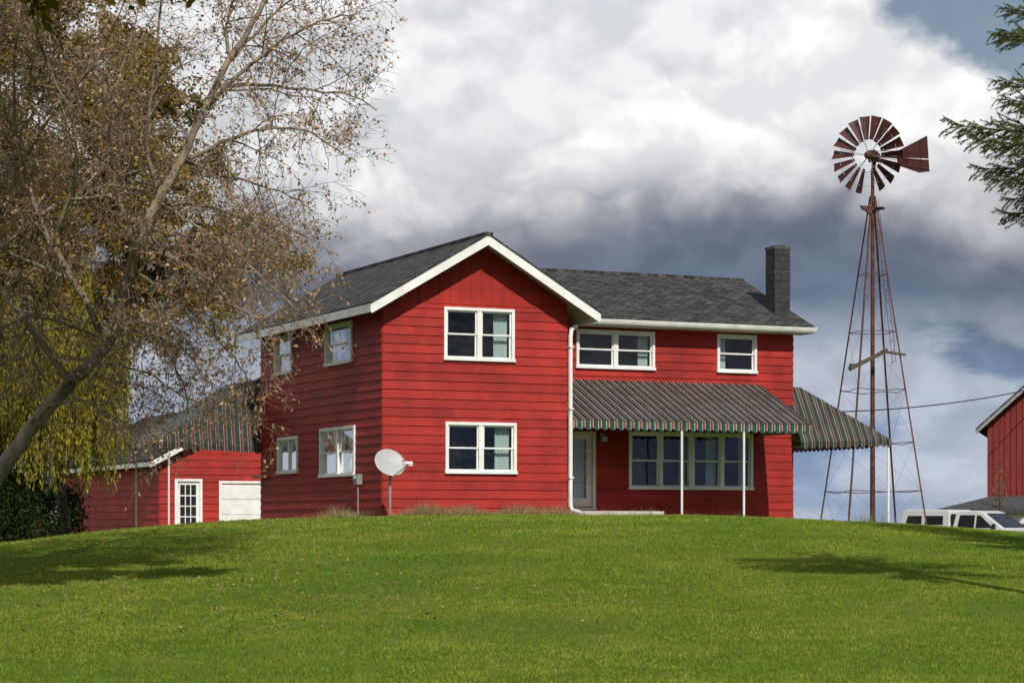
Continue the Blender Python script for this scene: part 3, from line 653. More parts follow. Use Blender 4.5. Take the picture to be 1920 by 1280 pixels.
mb.box((-.64, -.74, 1.06), (-.59, .74, 1.56)); mb.obj('trim', BLACK, truck)
def win_(par, *quadsets):
    for q_ in quadsets: mb = MB(); mb.add(q_, [(0, 1, 2, 3)]); mb.obj('window', CARG, par, recalc=False)
for s_ in (-1, 1):
    def sw(x, z): f = (z-1.05)/.61; return (x, s_*((W-.02)+(-.14)*f+.014), z)
    def sc(x, z): f = (z-1.05)/.65; return (x, s_*((W-.01)+(-.11)*f+.014), z)
    win_(truck, [sw(-.38, 1.12), sw(.22, 1.12), sw(.22, 1.52), sw(-.32, 1.52)], [sw(.29, 1.12), sw(.90, 1.12), sw(.42, 1.50), sw(.29, 1.52)],
         [sc(-2.28, 1.22), sc(-1.70, 1.22), sc(-1.70, 1.50), sc(-2.22, 1.50)], [sc(-1.56, 1.22), sc(-.90, 1.22), sc(-.92, 1.50), sc(-1.56, 1.50)])
mb = MB(); mb.add([(1.24, -.70, 1.12), (1.24, .70, 1.12), (.55, .60, 1.562), (.55, -.60, 1.562)], [(0, 1, 2, 3)])
wsn = Vector((.54, 0, .84)).normalized()*.02; mb.v = [(v[0]+wsn.x, v[1], v[2]+wsn.z) for v in mb.v]; mb.obj('windshield', CARG, truck, recalc=False)
win_(truck, [(-2.575, -.6, 1.15), (-2.575, .6, 1.15), (-2.49, .58, 1.55), (-2.49, -.58, 1.55)])
mb = MB(); mb.box((2.53, -.5, .62), (2.56, .5, .84)); mb.obj('grille', BLACK, truck)
for q in ((2.5, 2.66), (-2.72, -2.56)): mb = MB(); mb.box((q[0], -.84, .42), (q[1], .84, .56)); mb.obj('bumper', CHROME, truck, bevel=.02)
for s_ in (-1, 1):
    mb = MB(); mb.box((2.52, s_*.67-.13, .64), (2.56, s_*.67+.13, .82)); mb.obj('headlight', LAMP, truck)
    mb = MB(); mb.box((.95, s_*.93-.07, 1.08), (1.03, s_*.93+.07, 1.24)); mb.obj('mirror', BLACK, truck, bevel=.01)
    for cx in (1.62, -1.55):
        mb = MB(); mb.tube([(cx, s_*.62, .36), (cx, s_*.83, .36)], .36, 24); wh = mb.obj('wheel', BLACK, truck)
        mb = MB(); mb.tube([(cx, s_*.78, .36), (cx, s_*.845, .36)], .2, 16); mb.obj('rim', CHROME, wh)
cx_, cy_ = 20.2, 82.0
car = empty('parked_van', (cx_, cy_, gz(cx_, cy_)), hd+.55, 'white parked van beside the barn', 'van')
mb = MB(); sideprism(mb, [(-2.4, .4), (-2.45, 1.1), (-1.9, 1.70), (.5, 1.74), (1.5, 1.2), (2.3, 1.0), (2.4, .4)]+arch(1.5, .36)+arch(-1.5, .36), .9, .78); mb.obj('body', CARW, car, bevel=.03)
for s_ in (-1, 1):
    f = lambda x, z: (x, s_*(.9-.12*(z-.4)/1.34+.014), z)
    win_(car, [f(-2.1, 1.2), f(.0, 1.2), f(.0, 1.60), f(-1.8, 1.58)], [f(.08, 1.2), f(1.15, 1.2), f(.5, 1.60), f(.08, 1.60)])
    for q in (1.5, -1.5):
        mb = MB(); mb.tube([(q, s_*.65, .34), (q, s_*.88, .34)], .33, 20); mb.obj('wheel', BLACK, car)

# power cable
p0 = Vector((*h2w(14.65, 8.0), 3.75)); p1 = Vector((22.6, 95.2, 5.9)); pts = []
for i in range(33):
    f = i/32; q = p0.lerp(p1, f); q.z -= 1.9*f*(1-f); pts.append(q)
mb = MB(); mb.tube(pts, .022, 5); o = mb.obj('power_cable', BLACK); o['label'] = 'black overhead cable strung from the house to the barn'; o['category'] = 'cable'

# ------------------------------------------------------------------ trees
def rv(): 
    while True:
        v = Vector((R.uniform(-1, 1), R.uniform(-1, 1), R.uniform(-1, 1)))
        if .05 < v.length < 1: return v.normalized()
class Tree:
    def __init__(s, prm): s.mb = MB(); s.tips = []; s.p = prm
    def limb(s, pts, r0, r1, level):
        n_ = len(pts); rad = [r0+(r1-r0)*(i/(n_-1))**.8 for i in range(n_)]
        sides = 8 if r0 > .07 else (5 if r0 > .02 else 3)
        s.mb.tube(pts, rad, sides, cap=False)
        if level >= len(s.p): 
            for q in range(1, n_): s.tips.append(tuple(pts[q]))
            return
        cnt, lmin, lmax, spread, grav, start = s.p[level]
        tot = sum((pts[i+1]-pts[i]).length for i in range(n_-1))
        ref = 3.0 if level == 0 else (s.p[level-1][1]+s.p[level-1][2])/2
        cnt = max(2, int(round(cnt*tot/ref)))
        for c in range(cnt):
            f = start+(1-start)*(c+R.random())/cnt; f = min(f, .999)*(n_-1); i = int(f); fr = f-i
            p = pts[i].lerp(pts[i+1], fr); tg = (pts[i+1]-pts[i]).normalized(); rr = rad[i]+(rad[i+1]-rad[i])*fr
            d = (tg*(1-spread)+rv()*spread*1.15+Vector((0, 0, .10))).normalized()
            ln = R.uniform(lmin, lmax)*(1.15-.45*f/(n_-1)); k = 5 if level < 1 else 4
            cp_ = [p.copy()]
            for j in range(k):
                d = (d+rv()*.30+Vector((0, 0, grav))).normalized(); cp_.append(cp_[-1]+d*(ln/k))
            cr = min(rr*.6, .010+ln*.010) if level < 1 else min(rr*.6, .003+ln*.0075)
            s.limb(cp_, max(cr, .0040), max(cr*.3, .0026), level+1)
def smooth_poly(pts, sub=4):
    P_ = [Vector(p) for p in pts]; P_ = [P_[0]*2-P_[1]]+P_+[P_[-1]*2-P_[-2]]; o_ = []
    for i in range(1, len(P_)-2):
        for k in range(sub):
            t_ = k/sub; a, b_, c, d = P_[i-1], P_[i], P_[i+1], P_[i+2]
            q = .5*((2*b_)+(c-a)*t_+(2*a-5*b_+4*c-d)*t_*t_+(3*b_-a-3*c+d)*t_**3)
            o_.append(q+rv()*.025)
    o_.append(P_[-2]); return o_
TY = 38.0
prm = [(12, .8, 1.9, .60, -.08, .10), (8, .35, .95, .60, -.10, .12), (5, .14, .40, .6, -.12, .15)]
tr = Tree(prm)
gz0 = gz(-9.4, TY)
def P3(l, y0, y1): 
    n_ = len(l); return smooth_poly([(a, TY+y0+(y1-y0)*i/(n_-1), z) for i, (a, z) in enumerate(l)])
trunk = [(-9.5, gz0-.3), (-9.1, .1), (-8.48, .97), (-7.95, 1.72), (-7.33, 2.39), (-6.71, 3.05), (-6.43, 3.8), (-6.17, 4.55), (-5.83, 5.34), (-5.43, 6.05), (-5.08, 6.93), (-4.68, 7.73), (-4.24, 8.52), (-3.9, 9.4), (-3.7, 10.3)]
pts = smooth_poly([(a, TY+.25*math.sin(i*.6), z) for i, (a, z) in enumerate(trunk)]); 
tr.mb.tube(pts, [.165-(.14)*(i/(len(pts)-1))**.85 for i in range(len(pts))], 12, cap=False)
limbs = [
 ([(-5.08, 6.93), (-4.4, 7.5), (-3.6, 8.0), (-3.0, 8.2), (-2.5, 8.2)], .1, -1.2, .045),
 ([(-4.9, 7.3), (-4.0, 7.35), (-3.3, 7.3), (-2.8, 7.3), (-2.3, 7.05)], .1, 1.0, .038),
 ([(-5.43, 6.05), (-4.6, 6.4), (-3.9, 6.5), (-3.3, 6.4), (-2.7, 6.0)], .1, -.8, .042),
 ([(-5.83, 5.34), (-5.2, 5.35), (-4.6, 5.2), (-3.9, 5.1), (-3.3, 4.8)], .1, .9, .038),
 ([(-6.17, 4.55), (-5.6, 4.4), (-4.95, 4.0), (-4.4, 3.45), (-3.9, 2.8)], .1, -1.2, .038),
 ([(-6.43, 3.8), (-6.0, 3.3), (-5.6, 2.7), (-5.35, 2.1), (-5.3, 1.7)], .1, -.4, .03),
 ([(-6.71, 3.05), (-7.2, 4.0), (-7.7, 5.0), (-8.0, 6.2), (-8.0, 7.5), (-7.7, 9)], 0, -1.5, .075),
 ([(-7.33, 2.39), (-7.9, 3.2), (-8.6, 4.2), (-9.3, 5.4), (-10, 7)], 0, -1.0, .075),
 ([(-6.17, 4.55), (-6.6, 5.5), (-6.8, 6.6), (-6.7, 7.8), (-6.4, 9.2)], 0, 1.8, .055),
 ([(-5.83, 5.34), (-6.0, 6.3), (-5.8, 7.4), (-5.6, 8.6), (-5.3, 9.6)], 0, -1.5, .05),
 ([(-7.5, 4.6), (-7.0, 5.5), (-6.9, 6.3), (-7.3, 7.5), (-7.2, 8.6)], -.6, -3.2, .045),
 ([(-7.95, 1.72), (-7.5, 2.0), (-6.9, 2.0), (-6.4, 1.6), (-6.1, 1.1)], 0, -1.2, .032),
 ([(-7.33, 2.39), (-6.9, 2.7), (-6.2, 2.6), (-5.6, 2.2), (-5.0, 1.9)], 0, 1.4, .032),
 ([(-6.71, 3.05), (-7.3, 3.3), (-7.9, 3.4), (-8.4, 3.0), (-8.8, 2.4)], 0, -1.4, .035),
 ([(-4.68, 7.73), (-4.8, 8.4), (-4.6, 9.2), (-4.2, 9.9)], .1, 1.2, .035),
 ([(-7.2, 4.0), (-7.9, 4.3), (-8.6, 4.6), (-9.2, 4.4)], -.2, -2.0, .04),
 ([(-7.9, 6.0), (-7.2, 6.8), (-6.5, 7.4), (-6.0, 8.2)], -.7, -2.4, .035),
 ([(-7.7, 5.0), (-8.3, 5.9), (-8.8, 7.0), (-8.9, 8.4)], -.5, 1.2, .04),
 ([(-5.43, 6.05), (-4.9, 5.9), (-4.4, 5.8), (-3.9, 5.7), (-3.5, 5.5)], .1, 1.8, .03),
 ([(-4.68, 7.73), (-4.2, 8.3), (-3.7, 8.8), (-3.2, 9.0)], .1, .6, .035),
 ([(-6.0, 4.9), (-5.3, 4.85), (-4.6, 4.55), (-4.1, 4.1), (-3.8, 3.9)], .1, 2.0, .03),
 ([(-6.3, 4.2), (-5.7, 3.9), (-5.1, 3.3), (-4.6, 2.7), (-4.4, 2.2)], .1, 1.0, .03),
 ([(-5.6, 4.4), (-5.0, 4.45), (-4.4, 4.3), (-3.9, 3.9), (-3.4, 3.4)], -.1, -1.6, .026),
 ([(-6.6, 3.3), (-6.1, 3.2), (-5.6, 3.0), (-5.1, 2.6), (-4.9, 2.0)], .1, -1.2, .026),
 ([(-5.83, 5.34), (-5.3, 5.0), (-4.8, 4.7), (-4.3, 4.7), (-3.6, 4.4)], .1, -.8, .026),
 ([(-8.0, 6.2), (-7.7, 7.0), (-7.6, 7.8), (-7.9, 8.6)], -1.0, .5, .03),
 ([(-6.8, 6.6), (-7.3, 7.1), (-7.8, 7.9), (-8.2, 8.6)], 1.2, .2, .03),
 ([(-7.7, 5.0), (-7.2, 5.4), (-6.8, 6.0), (-6.3, 6.5)], -.9, .8, .03),
]
for l, y0, y1, r0 in limbs: tr.limb(P3(l, y0, y1), r0, .010, 0)
T2 = pts[12:]; tr.p = [(8, .7, 1.6, .7, -.04, .1)]+prm[1:]; tr.limb([p.copy() for p in T2], .04, .015, 0)
tree1 = empty('maple_tree', (-9.4, TY, gz0), 0, 'leaning bare-limbed tree with sparse dry tan leaves', 'tree')
def place(o, e): o.matrix_parent_inverse = Matrix.Translation(-e.location)
o = tr.mb.obj('trunk', BARK, tree1, smooth=True, recalc=False); place(o, tree1)
tips = np.array(tr.tips)
pr = np.clip(.30+.16*(tips[:, 0]+8)/3, .22, .5)
sel = NR.uniform(0, 1, len(tips)) < pr
P = tips[sel]+NR.normal(0, .035, (sel.sum(), 3)); P[:, 2] -= .02
LF = leaf_mat('dry_leaf', [(0, (0.24, 0.13, 0.06)), (0.5, (0.46, 0.28, 0.15)), (1, (0.64, 0.46, 0.29))], .35)
o = np_obj('crown', quads(P, .022, .050, .55), 4, LF, tree1); place(o, tree1)

def broad_tree(name, x, y, hgt, rad, leafm, barkm, lab, nleaf, lsize, prm, seed, trunk_r=.22, z_first=.22, nl=16, spreadz=.5, keep=.6):
    R.seed(seed); g0 = gz(x, y); T = Tree(prm)
    tp = [Vector((x+.25*math.sin(i*.9+seed), y+.25*math.cos(i*.7), g0-.3+hgt*i/10)) for i in range(11)]
    T.mb.tube(tp, [trunk_r*(1-.085*i) for i in range(11)], 10, cap=False)
    for k in range(nl):
        f = z_first+(0.93-z_first)*k/(nl-1); i = int(f*10); b0 = tp[i].lerp(tp[i+1], f*10-i); az = k*2.4+R.uniform(-.4, .4)
        ln = rad*(1.05-.75*max(0, f-.35)/.65 if z_first < .6 else 1.0)*R.uniform(.8, 1.1); d = Vector((math.cos(az), math.sin(az), spreadz+R.uniform(-.2, .3)*min(1, spreadz*2))).normalized(); q = [b0]
        for j in range(5): d = (d+rv()*.15+Vector((0, 0, .03))).normalized(); q.append(q[-1]+d*ln/5)
        T.limb(q, trunk_r*(.5-.3*f), .012, 0)
    e = empty(name, (x, y, g0), 0, lab, 'tree')
    o = T.mb.obj('trunk', barkm, e, smooth=True, recalc=False); place(o, e)
    tips = np.array(T.tips)
    idx = NR.integers(0, len(tips), nleaf)
    cl = np.sin(tips[idx, 0]*2.1+seed)*np.sin(tips[idx, 1]*1.9)*np.sin(tips[idx, 2]*2.0+1)
    idx = idx[cl > NR.uniform(-1.2+keep, .2, nleaf)-.3]
    P = tips[idx]+NR.normal(0, .10, (len(idx), 3))
    o = np_obj('crown', quads(P, lsize*.6, lsize, .55), 4, leafm, e); place(o, e)
    return e
GOLD = leaf_mat('golden_leaf', [(0, (0.12, 0.098, 0.018)), (.5, (0.26, 0.195, 0.034)), (1, (0.44, 0.32, 0.07))], .4, patch=(.6, (.65, .75, .65), (1.2, 1.05, 1)))
BRN = leaf_mat('brown_leaf', [(0, (0.17, 0.09, 0.04)), (.5, (0.32, 0.19, 0.085)), (1, (0.46, 0.30, 0.15))], .35)
PR = [(8, .9, 1.9, .6, 0, .15), (7, .4, .9, .6, 0, .15), (5, .15, .4, .6, -.02, .2)]
broad_tree('oak_tree', -10.9, 56, 14.0, 5.2, GOLD, BARKD, 'tall oak tree with olive-gold autumn leaves', 130000, .078, PR, 3, z_first=.34, trunk_r=.15, nl=19)
broad_tree('ash_tree', -12.0, 48, 13.5, 4.8, BRN, BARKD, 'tall twiggy tree with thinning brown leaves', 18000, .045, PR, 5, z_first=.42, nl=20)
broad_tree('oak_tree', -16.0, 64, 11.0, 4.0, GOLD, BARKD, 'oak tree with golden leaves standing behind the lawn', 50000, .08, PR, 9)
broad_tree('ash_tree', -7.2, 27.6, 13.0, 5.6, GOLD, BARKD, 'spreading golden-leaved tree added out of view to shade the lawn', 90000, .13, PR, 13, z_first=.72, nl=13, trunk_r=.15, spreadz=.10)  # extra tree outside the frame, added for its shadow on the left lawn

def willow(x, y, hgt, rad, seed):
    R.seed(seed); g0 = gz(x, y); mb = MB(); e = empty('willow_tree', (x, y, g0), 0, 'weeping willow with yellow-green hanging foliage', 'tree')
    mb.tube([(x, y, g0-.3), (x+.1, y, g0+hgt*.4), (x, y, g0+hgt*.7)], [.20, .16, .10], 10, cap=False); PP = []
    for k in range(72):
        az = R.uniform(0, 6.28); rr = rad*math.sqrt(R.uniform(.05, 1)); zt = g0+hgt*(1-.30*(rr/rad)**2)*R.uniform(.74, 1.0)
        b0 = Vector((x, y, g0+hgt*R.uniform(.3, .65))); b2 = Vector((x+rr*math.cos(az), y+rr*math.sin(az), zt)); b1 = (b0+b2)/2+Vector((0, 0, hgt*.12))
        q = [b0, b0.lerp(b1, .6), b1.lerp(b2, .4), b2]; mb.tube(q, [.05, .04, .025, .012], 5, cap=False)
        for s_ in range(20):
            f = R.uniform(.45, 1)*3; i = min(int(f), 2); p = q[i].lerp(q[i+1], f-i)+Vector((R.uniform(-.3, .3), R.uniform(-.3, .3), 0)); ln = R.uniform(1.4, 4.4)*(.55+.45*rr/rad); ln = min(ln, p.z-g0-R.uniform(1.0, 2.2))
            if ln < .3: continue
            sw_ = rv()*.18; mb.tube([p, p+Vector((sw_.x, sw_.y, -ln*.5)), p+Vector((sw_.x*1.6, sw_.y*1.6, -ln))], .005, 3, cap=False)
            nn = int(ln*36)
            for j in range(nn):
                g_ = (j+R.random())/nn; PP.append((p.x+sw_.x*1.6*g_+R.gauss(0, .04), p.y+sw_.y*1.6*g_+R.gauss(0, .04), p.z-ln*g_))
    o = mb.obj('trunk', BARKD, e, recalc=False); place(o, e)
    PP = np.array(PP); ax = np.tile(np.array([[0, 0, -1.0]]), (len(PP), 1))
    WL = leaf_mat('willow_leaf', [(0, (0.22, 0.21, 0.03)), (.5, (0.42, 0.37, 0.055)), (1, (0.58, 0.49, 0.11))], .5, patch=(.7, (.62, .66, .6), (1.15, 1.12, 1)))
    o = np_obj('crown', quads(PP, .045, .09, .32, axis=ax), 4, WL, e); place(o, e)
willow(-11.3, 54, 7.2, 2.3, 21)

def shrub(name, x, y, rx, ry, hgt, m_, lab, n_, ls):
    g0 = gz(x, y); e = empty(name, (x, y, g0), 0, lab, 'shrub'); mb = MB()
    C = []
    for k in range(30):
        a = R.uniform(0, 6.28); r_ = math.sqrt(R.random()); C.append((x+rx*r_*math.cos(a), y+ry*r_*math.sin(a), g0+hgt*R.uniform(.15, 1)*(1-.45*r_*r_)))
        c = Vector(C[-1]); mb.tube([(x+R.uniform(-.2, .2), y, g0-.1), tuple(c*.5+Vector((x, y, g0))*.5+rv()*.1), tuple(c)], [.025, .016, .008], 4, cap=False)
    C = np.array(C); P = C[NR.integers(0, len(C), n_)]+NR.normal(0, 1, (n_, 3))*np.array([rx*.17, ry*.17, hgt*.14]); P[:, 2] = np.maximum(P[:, 2], g0+.02)
    o = mb.obj('stems', BARKD, e, recalc=False); place(o, e); o = np_obj('foliage', quads(P, ls*.6, ls, .6), 4, m_, e); place(o, e)
DG = leaf_mat('dark_shrub_leaf', [(0, (0.010, 0.020, 0.007)), (.6, (0.024, 0.040, 0.012)), (1, (0.050, 0.065, 0.02))], .15)
shrub('shrub', -12.5, 61.5, 1.0, 1.2, 1.5, DG, 'dark green leafy shrub beside the garage', 7000, .06)
shrub('shrub', -12.0, 53.3, 1.5, 1.0, 1.7, DG, 'dense dark shrub under the willow', 12000, .055)
shrub('shrub', -15.2, 66, 2.2, 1.5, 2.6, DG, 'tall dark bush at the edge of the trees', 12000, .07)
shrub('sapling', 18.7, 88, .35, .35, 4.6, BRN, 'thin sapling with sparse reddish leaves near the barn', 500, .05)
def strip(n_, t0, t1, v0, v1):
    t_ = NR.uniform(t0, t1, n_); v_ = NR.uniform(v0, v1, n_); return HX+cu*t_-su*v_, HY+su*t_+cu*v_
x1_, y1_ = strip(5600, .1, 5.6, -1.2, -.1); x2_, y2_ = strip(2800, -1.0, -.1, -.6, 9); x3_, y3_ = strip(1600, 5.6, 14.5, -.6, .0)
X = np.concatenate([x1_, x2_, x3_]); Y = np.concatenate([y1_, y2_, y3_]); cl = (np.sin(X*2.3)+np.sin(X*5.1+1)+2.2)/4.2
STR = leaf_mat('dry_weed', [(0, (0.14, 0.16, 0.04)), (.5, (0.34, 0.26, 0.13)), (1, (0.52, 0.36, 0.24))], .3)
g = np_obj('weeds', blades(X, Y, (.13+.26*cl)*NR.uniform(.3, 1.3, len(X)), NR.uniform(.008, .018, len(X)), 1.2), 3, STR); g['kind'] = 'stuff'; g['label'] = 'dry straw weeds growing along the house foundation'; g['category'] = 'weeds'
for (wx_, wy_) in ((12.3, 74.6), (11.0, 70.5)):
    n_ = 300; X = NR.normal(wx_, .25, n_); Y = NR.normal(wy_, .2, n_)
    g = np_obj('daylily_clump', blades(X, Y, NR.uniform(.7, 1.3, n_), np.full(n_, .03), .5), 3, leaf_mat('lily_leaf', [(0, (.14, .18, .04)), (1, (.42, .38, .1))], .3)); g['label'] = 'clump of yellowing strap-leaved plants by the windmill'; g['category'] = 'plant'

# spruce
R.seed(77)
def bough(seed, ln):
    r_ = random.Random(seed); st = MB(); nd = []
    def axisz(s_): return -.16*s_*ln*.6+.20*ln*(s_**3)*.5
    main = [Vector((ln*f, .05*math.sin(f*5+seed), axisz(f))) for f in np.linspace(0, 1, 12)]
    st.tube(main, [.026*(1-.8*f) for f in np.linspace(0, 1, 12)], 5, cap=False)
    def needles(p, q, dens):
        L_ = (q-p).length; d = (q-p).normalized(); k = int(L_*dens)
        for _ in range(k):
            c = p.lerp(q, r_.random()); o_ = Vector((r_.gauss(0, 1), r_.gauss(0, 1), r_.gauss(0, 1)))
            o_ = (o_-d*o_.dot(d)); o_.normalize(); nn = (o_*.8+d*.65).normalized()*r_.uniform(.026, .044); sd_ = d.cross(o_)*.005
            nd.append((c-sd_, c+sd_, c+nn))
    for i in range(11): needles(main[i], main[i+1], 300 if i > 2 else 80)
    k = int(ln*24)
    for j in range(k):
        f = .12+.86*(j+r_.random())/k; ii = min(int(f*11), 10); p = main[ii].lerp(main[ii+1], f*11-ii); s_ = 1 if j % 2 else -1
        l2 = ln*.31*(1.10-f)*r_.uniform(.5, 1.3)+.10; d = Vector((.8, s_*r_.uniform(.2, 1.0), r_.uniform(-1.1, .45))).normalized()
        q1 = p+d*l2*.5; q2 = q1+(d+Vector((.25, 0, .15))).normalized()*l2*.5; st.tube([p, q1, q2], [.007, .005, .003], 3, cap=False)
        needles(p, q1, 280); needles(q1, q2, 280)
        for m_ in range(int(l2*14)):
            g_ = r_.random(); c = p.lerp(q2, g_); dd = (d+Vector((r_.uniform(-.2, .7), r_.uniform(-.8, .8), r_.uniform(-.9, .6)))).normalized(); needles(c, c+dd*r_.uniform(.07, .17), 280)
    return np.array(st.v), st.f, np.array([[tuple(a) for a in t_] for t_ in nd])
BGS = [bough(1, 2.4), bough(2, 2.0), bough(3, 1.4)]
SPR = leaf_mat('spruce_needle', [(0, (0.05, 0.075, 0.020)), (.6, (0.125, 0.160, 0.036)), (1, (0.27, 0.28, 0.07))], .25)
PI = math.pi
def spruce(SX, SY, hgt, low, nb, explicit, scl, lab):
    sg = gz(SX, SY); e = empty('spruce_tree', (SX, SY, sg), 0, lab, 'tree'); mb = MB(); mb.tube([(SX, SY, sg-.3), (SX, SY, sg+hgt*.5), (SX, SY, sg+hgt)], [.22, .15, .02], 10, cap=False); ND = []
    def add_bough(k, sc, z, az, tilt):
        sv, sf, nd = BGS[k]; M = np.array(Matrix.Rotation(az, 3, 'Z') @ Matrix.Rotation(-tilt, 3, 'Y')); o_ = np.array([SX, SY, z])
        mb.add([tuple(p) for p in (sv*sc) @ M.T+o_], sf); ND.append(((nd.reshape(-1, 3)*sc) @ M.T+o_))
    for q in explicit: add_bough(*q)
    for j in range(nb):
        f = j/nb; z = sg+low+f*(hgt-low-.4); az = j*2.4
        if explicit and abs(((az-PI+PI) % (2*PI))-PI) < .65 and z < 8.2: az += 1.4
        sc = (1.0-.85*f)*R.uniform(.85, 1.1)*scl; add_bough(R.choice([0, 1, 1]) if scl <= 1 else 0, sc, z, az, R.uniform(-.15, .1)+.3*f)
    o = mb.obj('trunk', BARKD, e, recalc=False); place(o, e); o = np_obj('crown', np.concatenate(ND), 3, SPR, e); place(o, e)
spruce(8.45, 31.0, 9.8, 5.6, 30, [(0, 1.05, 5.45, PI-.05, .0), (0, .95, 5.30, PI+.12, -.06), (0, .90, 5.15, PI-.16, -.13), (0, .84, 5.05, PI+.02, -.20), (0, .76, 4.95, PI-.08, -.30), (1, .96, 5.95, PI+.05, .02), (1, .90, 5.80, PI-.14, .0), (1, .86, 5.68, PI+.16, -.03), (1, .98, 6.55, PI+.1, .02), (1, .92, 6.75, PI-.15, -.02), (1, .9, 6.9, PI+.0, .05)], 1.0, 'tall dark green spruce with drooping needle boughs')
spruce(13.4, 39.0, 15.5, 2.6, 120, [], 1.45, 'broad dark spruce added out of view to shade the lawn')  # second spruce, added off-frame to deepen the shadow on the right lawn

# ------------------------------------------------------------------ sky / light / camera
sun_v = Vector((.250, -.724, .643)).normalized()
ld = bpy.data.lights.new('sun', 'SUN'); ld.energy = 4.3; ld.angle = math.radians(.5); ld.color = (1, .95, .86)
lo = bpy.data.objects.new('sun', ld); lo.rotation_mode = 'QUATERNION'; lo.rotation_quaternion = sun_v.to_track_quat('Z', 'Y'); lo.location = (10, -10, 30); COL.objects.link(lo)
wd_ = bpy.data.worlds.new('World'); scene.world = wd_; wd_.use_nodes = True; nt = wd_.node_tree; nt.nodes.clear()
out = N(nt, 'ShaderNodeOutputWorld'); sky = N(nt, 'ShaderNodeTexSky'); sky.sky_type = 'NISHITA'; sky.sun_disc = False
sky.sun_elevation = math.asin(sun_v.z); sky.sun_rotation = math.atan2(sun_v.x, sun_v.y)
b1 = N(nt, 'ShaderNodeBackground', Strength=.06); L(nt, sky.outputs[0], b1.inputs[0])
tc = N(nt, 'ShaderNodeTexCoord'); sp = N(nt, 'ShaderNodeSeparateXYZ'); L(nt, tc.outputs['Generated'], sp.inputs[0])
DIR = tc.outputs['Generated']
def wnoise(scale, stretch, det=5.0, rough=.55, off=(0, 0, 0), vec=None):
    mp = N(nt, 'ShaderNodeMapping'); mp.inputs['Scale'].default_value = stretch; mp.inputs['Location'].default_value = off
    L(nt, vec or DIR, mp.inputs['Vector']); n_ = N(nt, 'ShaderNodeTexNoise', Scale=scale, Detail=det, Roughness=rough); L(nt, mp.outputs[0], n_.inputs['Vector']); return n_
def math_(op, a, b_=None, c=None):
    n_ = N(nt, 'ShaderNodeMath', operation=op)
    for i, q in enumerate((a, b_, c)):
        if q is None: continue
        if isinstance(q, (int, float)): n_.inputs[i].default_value = q
        else: L(nt, q, n_.inputs[i])
    return n_.outputs[0]
def vmath(op, a, b_=None, scale=None):
    n_ = N(nt, 'ShaderNodeVectorMath', operation=op)
    for i, q in enumerate((a, b_)):
        if q is None: continue
        if isinstance(q, tuple): n_.inputs[i].default_value = q
        else: L(nt, q, n_.inputs[i])
    if scale is not None: n_.inputs['Scale'].default_value = scale
    return n_.outputs[0]
def mixc(fac, a, b_, blend='MIX'):
    n_ = N(nt, 'ShaderNodeMix', data_type='RGBA', blend_type=blend)
    if isinstance(fac, (int, float)): n_.inputs[0].default_value = fac
    else: L(nt, fac, n_.inputs[0])
    for i, q in ((6, a), (7, b_)):
        if isinstance(q, tuple): n_.inputs[i].default_value = (*q, 1)
        else: L(nt, q, n_.inputs[i])
    return n_.outputs[2]
nw = wnoise(8, (1, 1, 1.3), 6.0, .55)
warp = vmath('ADD', DIR, vmath('SCALE', vmath('SUBTRACT', nw.outputs['Color'], (.5, .5, .5)), scale=.05))
def billow(vec):
    n_ = wnoise(9, (1, 1, 1.25), 6.0, .5, (2, 5, 1), vec=vec).outputs['Fac']
    return math_('ABSOLUTE', math_('MULTIPLY_ADD', n_, 2.0, -1.0))
bl = billow(warp); bl2 = billow(vmath('ADD', warp, (-.005, 0, .010)))
relief = math_('MULTIPLY_ADD', math_('SUBTRACT', bl, bl2), 1.3, .5)
nA = wnoise(3.0, (1, 1, 1.5), 3.0, .45, (3.1, 0, 0)).outputs['Fac']; nC = wnoise(6, (1, 1, 3.0), 8.0, .56, (1.6, 1, 4)).outputs['Fac']
nE = wnoise(5.0, (1, 1, 1.3), 9.0, .54, (4.2, 3, 2), vec=warp).outputs['Fac']
h1 = math_('MULTIPLY_ADD', math_('SUBTRACT', nA, .5), .07, sp.outputs['Z']); h2 = math_('MULTIPLY_ADD', math_('SUBTRACT', bl, .12), .045, h1); h2 = math_('MULTIPLY_ADD', math_('SUBTRACT', nw.outputs['Fac'], .5), .025, h2)
pos = math_('MULTIPLY', h2, 2.5)
rp = ramp(nt, [(0.0, (.32, .41, .56)), (.06, (.25, .35, .53)), (.13, (.20, .285, .43)), (.20, (.155, .205, .295)), (.26, (.140, .172, .240)), (.295, (.175, .200, .255)), (.325, (.33, .345, .385)), (.355, (.54, .55, .58)), (.40, (.70, .71, .73)), (.47, (.80, .81, .83)), (.75, (.86, .87, .90)), (1.0, (.45, .48, .55))])
L(nt, pos, rp.inputs[0])
sh = ramp(nt, [(.38, (.84, .85, .875)), (.5, (.98, .98, .985)), (.60, (1.10, 1.10, 1.095))]); L(nt, relief, sh.inputs[0])
col = mixc(1.0, rp.outputs[0], sh.outputs[0], 'MULTIPLY')
edge = ramp(nt, [(.465, (0, 0, 0)), (.495, (.85, .85, .85)), (.56, (1, 1, 1))]); L(nt, nE, edge.inputs[0])
upm = ramp(nt, [(.33, (0, 0, 0)), (.40, (1, 1, 1)), (.8, (1, 1, 1)), (.95, (.3, .3, .3))]); L(nt, pos, upm.inputs[0])
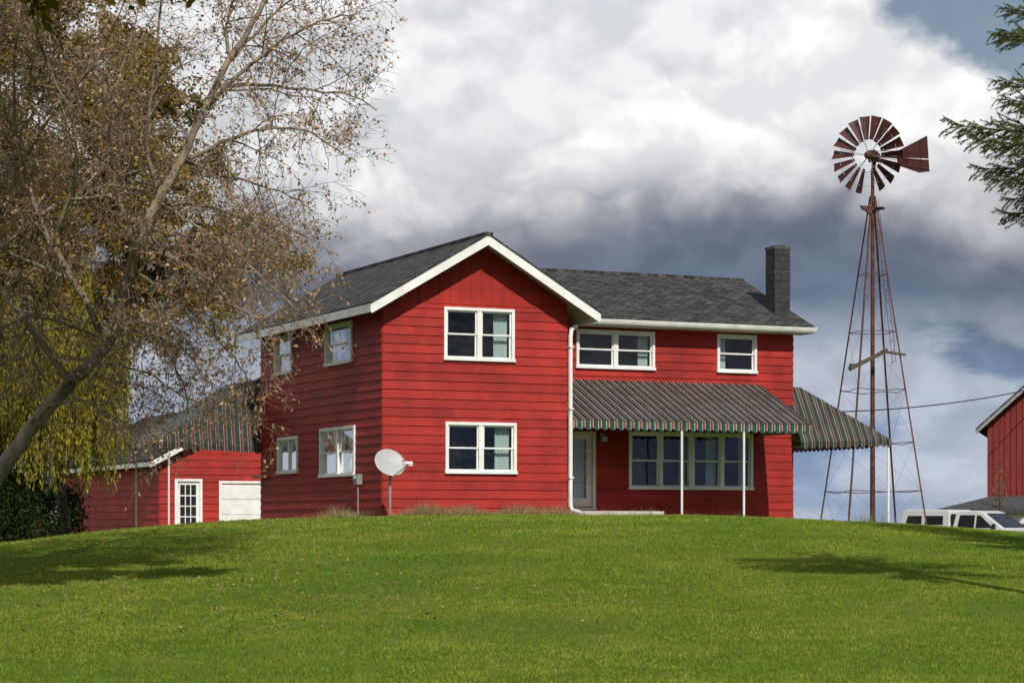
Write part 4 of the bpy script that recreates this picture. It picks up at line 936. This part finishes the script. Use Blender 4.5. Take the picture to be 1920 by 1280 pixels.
col = mixc(math_('MULTIPLY', math_('MULTIPLY', edge.outputs[0], upm.outputs[0]), .85), col, mixc(1.0, (.96, .96, .955), sh.outputs[0], 'MULTIPLY'))
st = ramp(nt, [(.47, (0, 0, 0)), (.53, (.8, .8, .8)), (.60, (1, 1, 1))]); L(nt, nC, st.inputs[0])
low = ramp(nt, [(0.0, (1, 1, 1)), (.18, (.9, .9, .9)), (.25, (0, 0, 0))]); L(nt, math_('MULTIPLY', sp.outputs['Z'], 2.5), low.inputs[0])
col = mixc(math_('MULTIPLY', math_('MULTIPLY', st.outputs[0], low.outputs[0]), .80), col, mixc(1.0, (.58, .61, .67), sh.outputs[0], 'MULTIPLY'))
b2 = N(nt, 'ShaderNodeBackground', Strength=1.0); L(nt, col, b2.inputs[0])
# openings to the clear sky, high up towards the east
nD = wnoise(5.5, (1, 1, 1.5), 8.0, .56, (7, 3, 0)).outputs['Fac']
east = math_('MULTIPLY', math_('MAXIMUM', math_('SUBTRACT', sp.outputs['X'], .150), 0.0), math_('MINIMUM', math_('MAXIMUM', math_('MULTIPLY', math_('SUBTRACT', sp.outputs['Z'], .165), 30.0), 0.0), 1.0))
op = math_('ADD', nD, math_('MULTIPLY', east, -3.6))
cov = ramp(nt, [(.30, (.1,)*3), (.37, (1, 1, 1))]); L(nt, op, cov.inputs[0])
ms = N(nt, 'ShaderNodeMixShader'); L(nt, cov.outputs[0], ms.inputs[0]); L(nt, b1.outputs[0], ms.inputs[1]); L(nt, b2.outputs[0], ms.inputs[2]); L(nt, ms.outputs[0], out.inputs[0])

cd = bpy.data.cameras.new('camera'); cam = bpy.data.objects.new('camera', cd); COL.objects.link(cam); scene.camera = cam
cam.location = (0, 0, 0); cam.rotation_euler = (math.radians(90), 0, 0); cd.sensor_width = 36; cd.lens = 4300/1920*36; cd.shift_y = 345/1920; cd.clip_end = 6000; cd.clip_start = .5
scene.view_settings.view_transform = 'Standard'; scene.view_settings.look = 'None'; scene.view_settings.exposure = 0
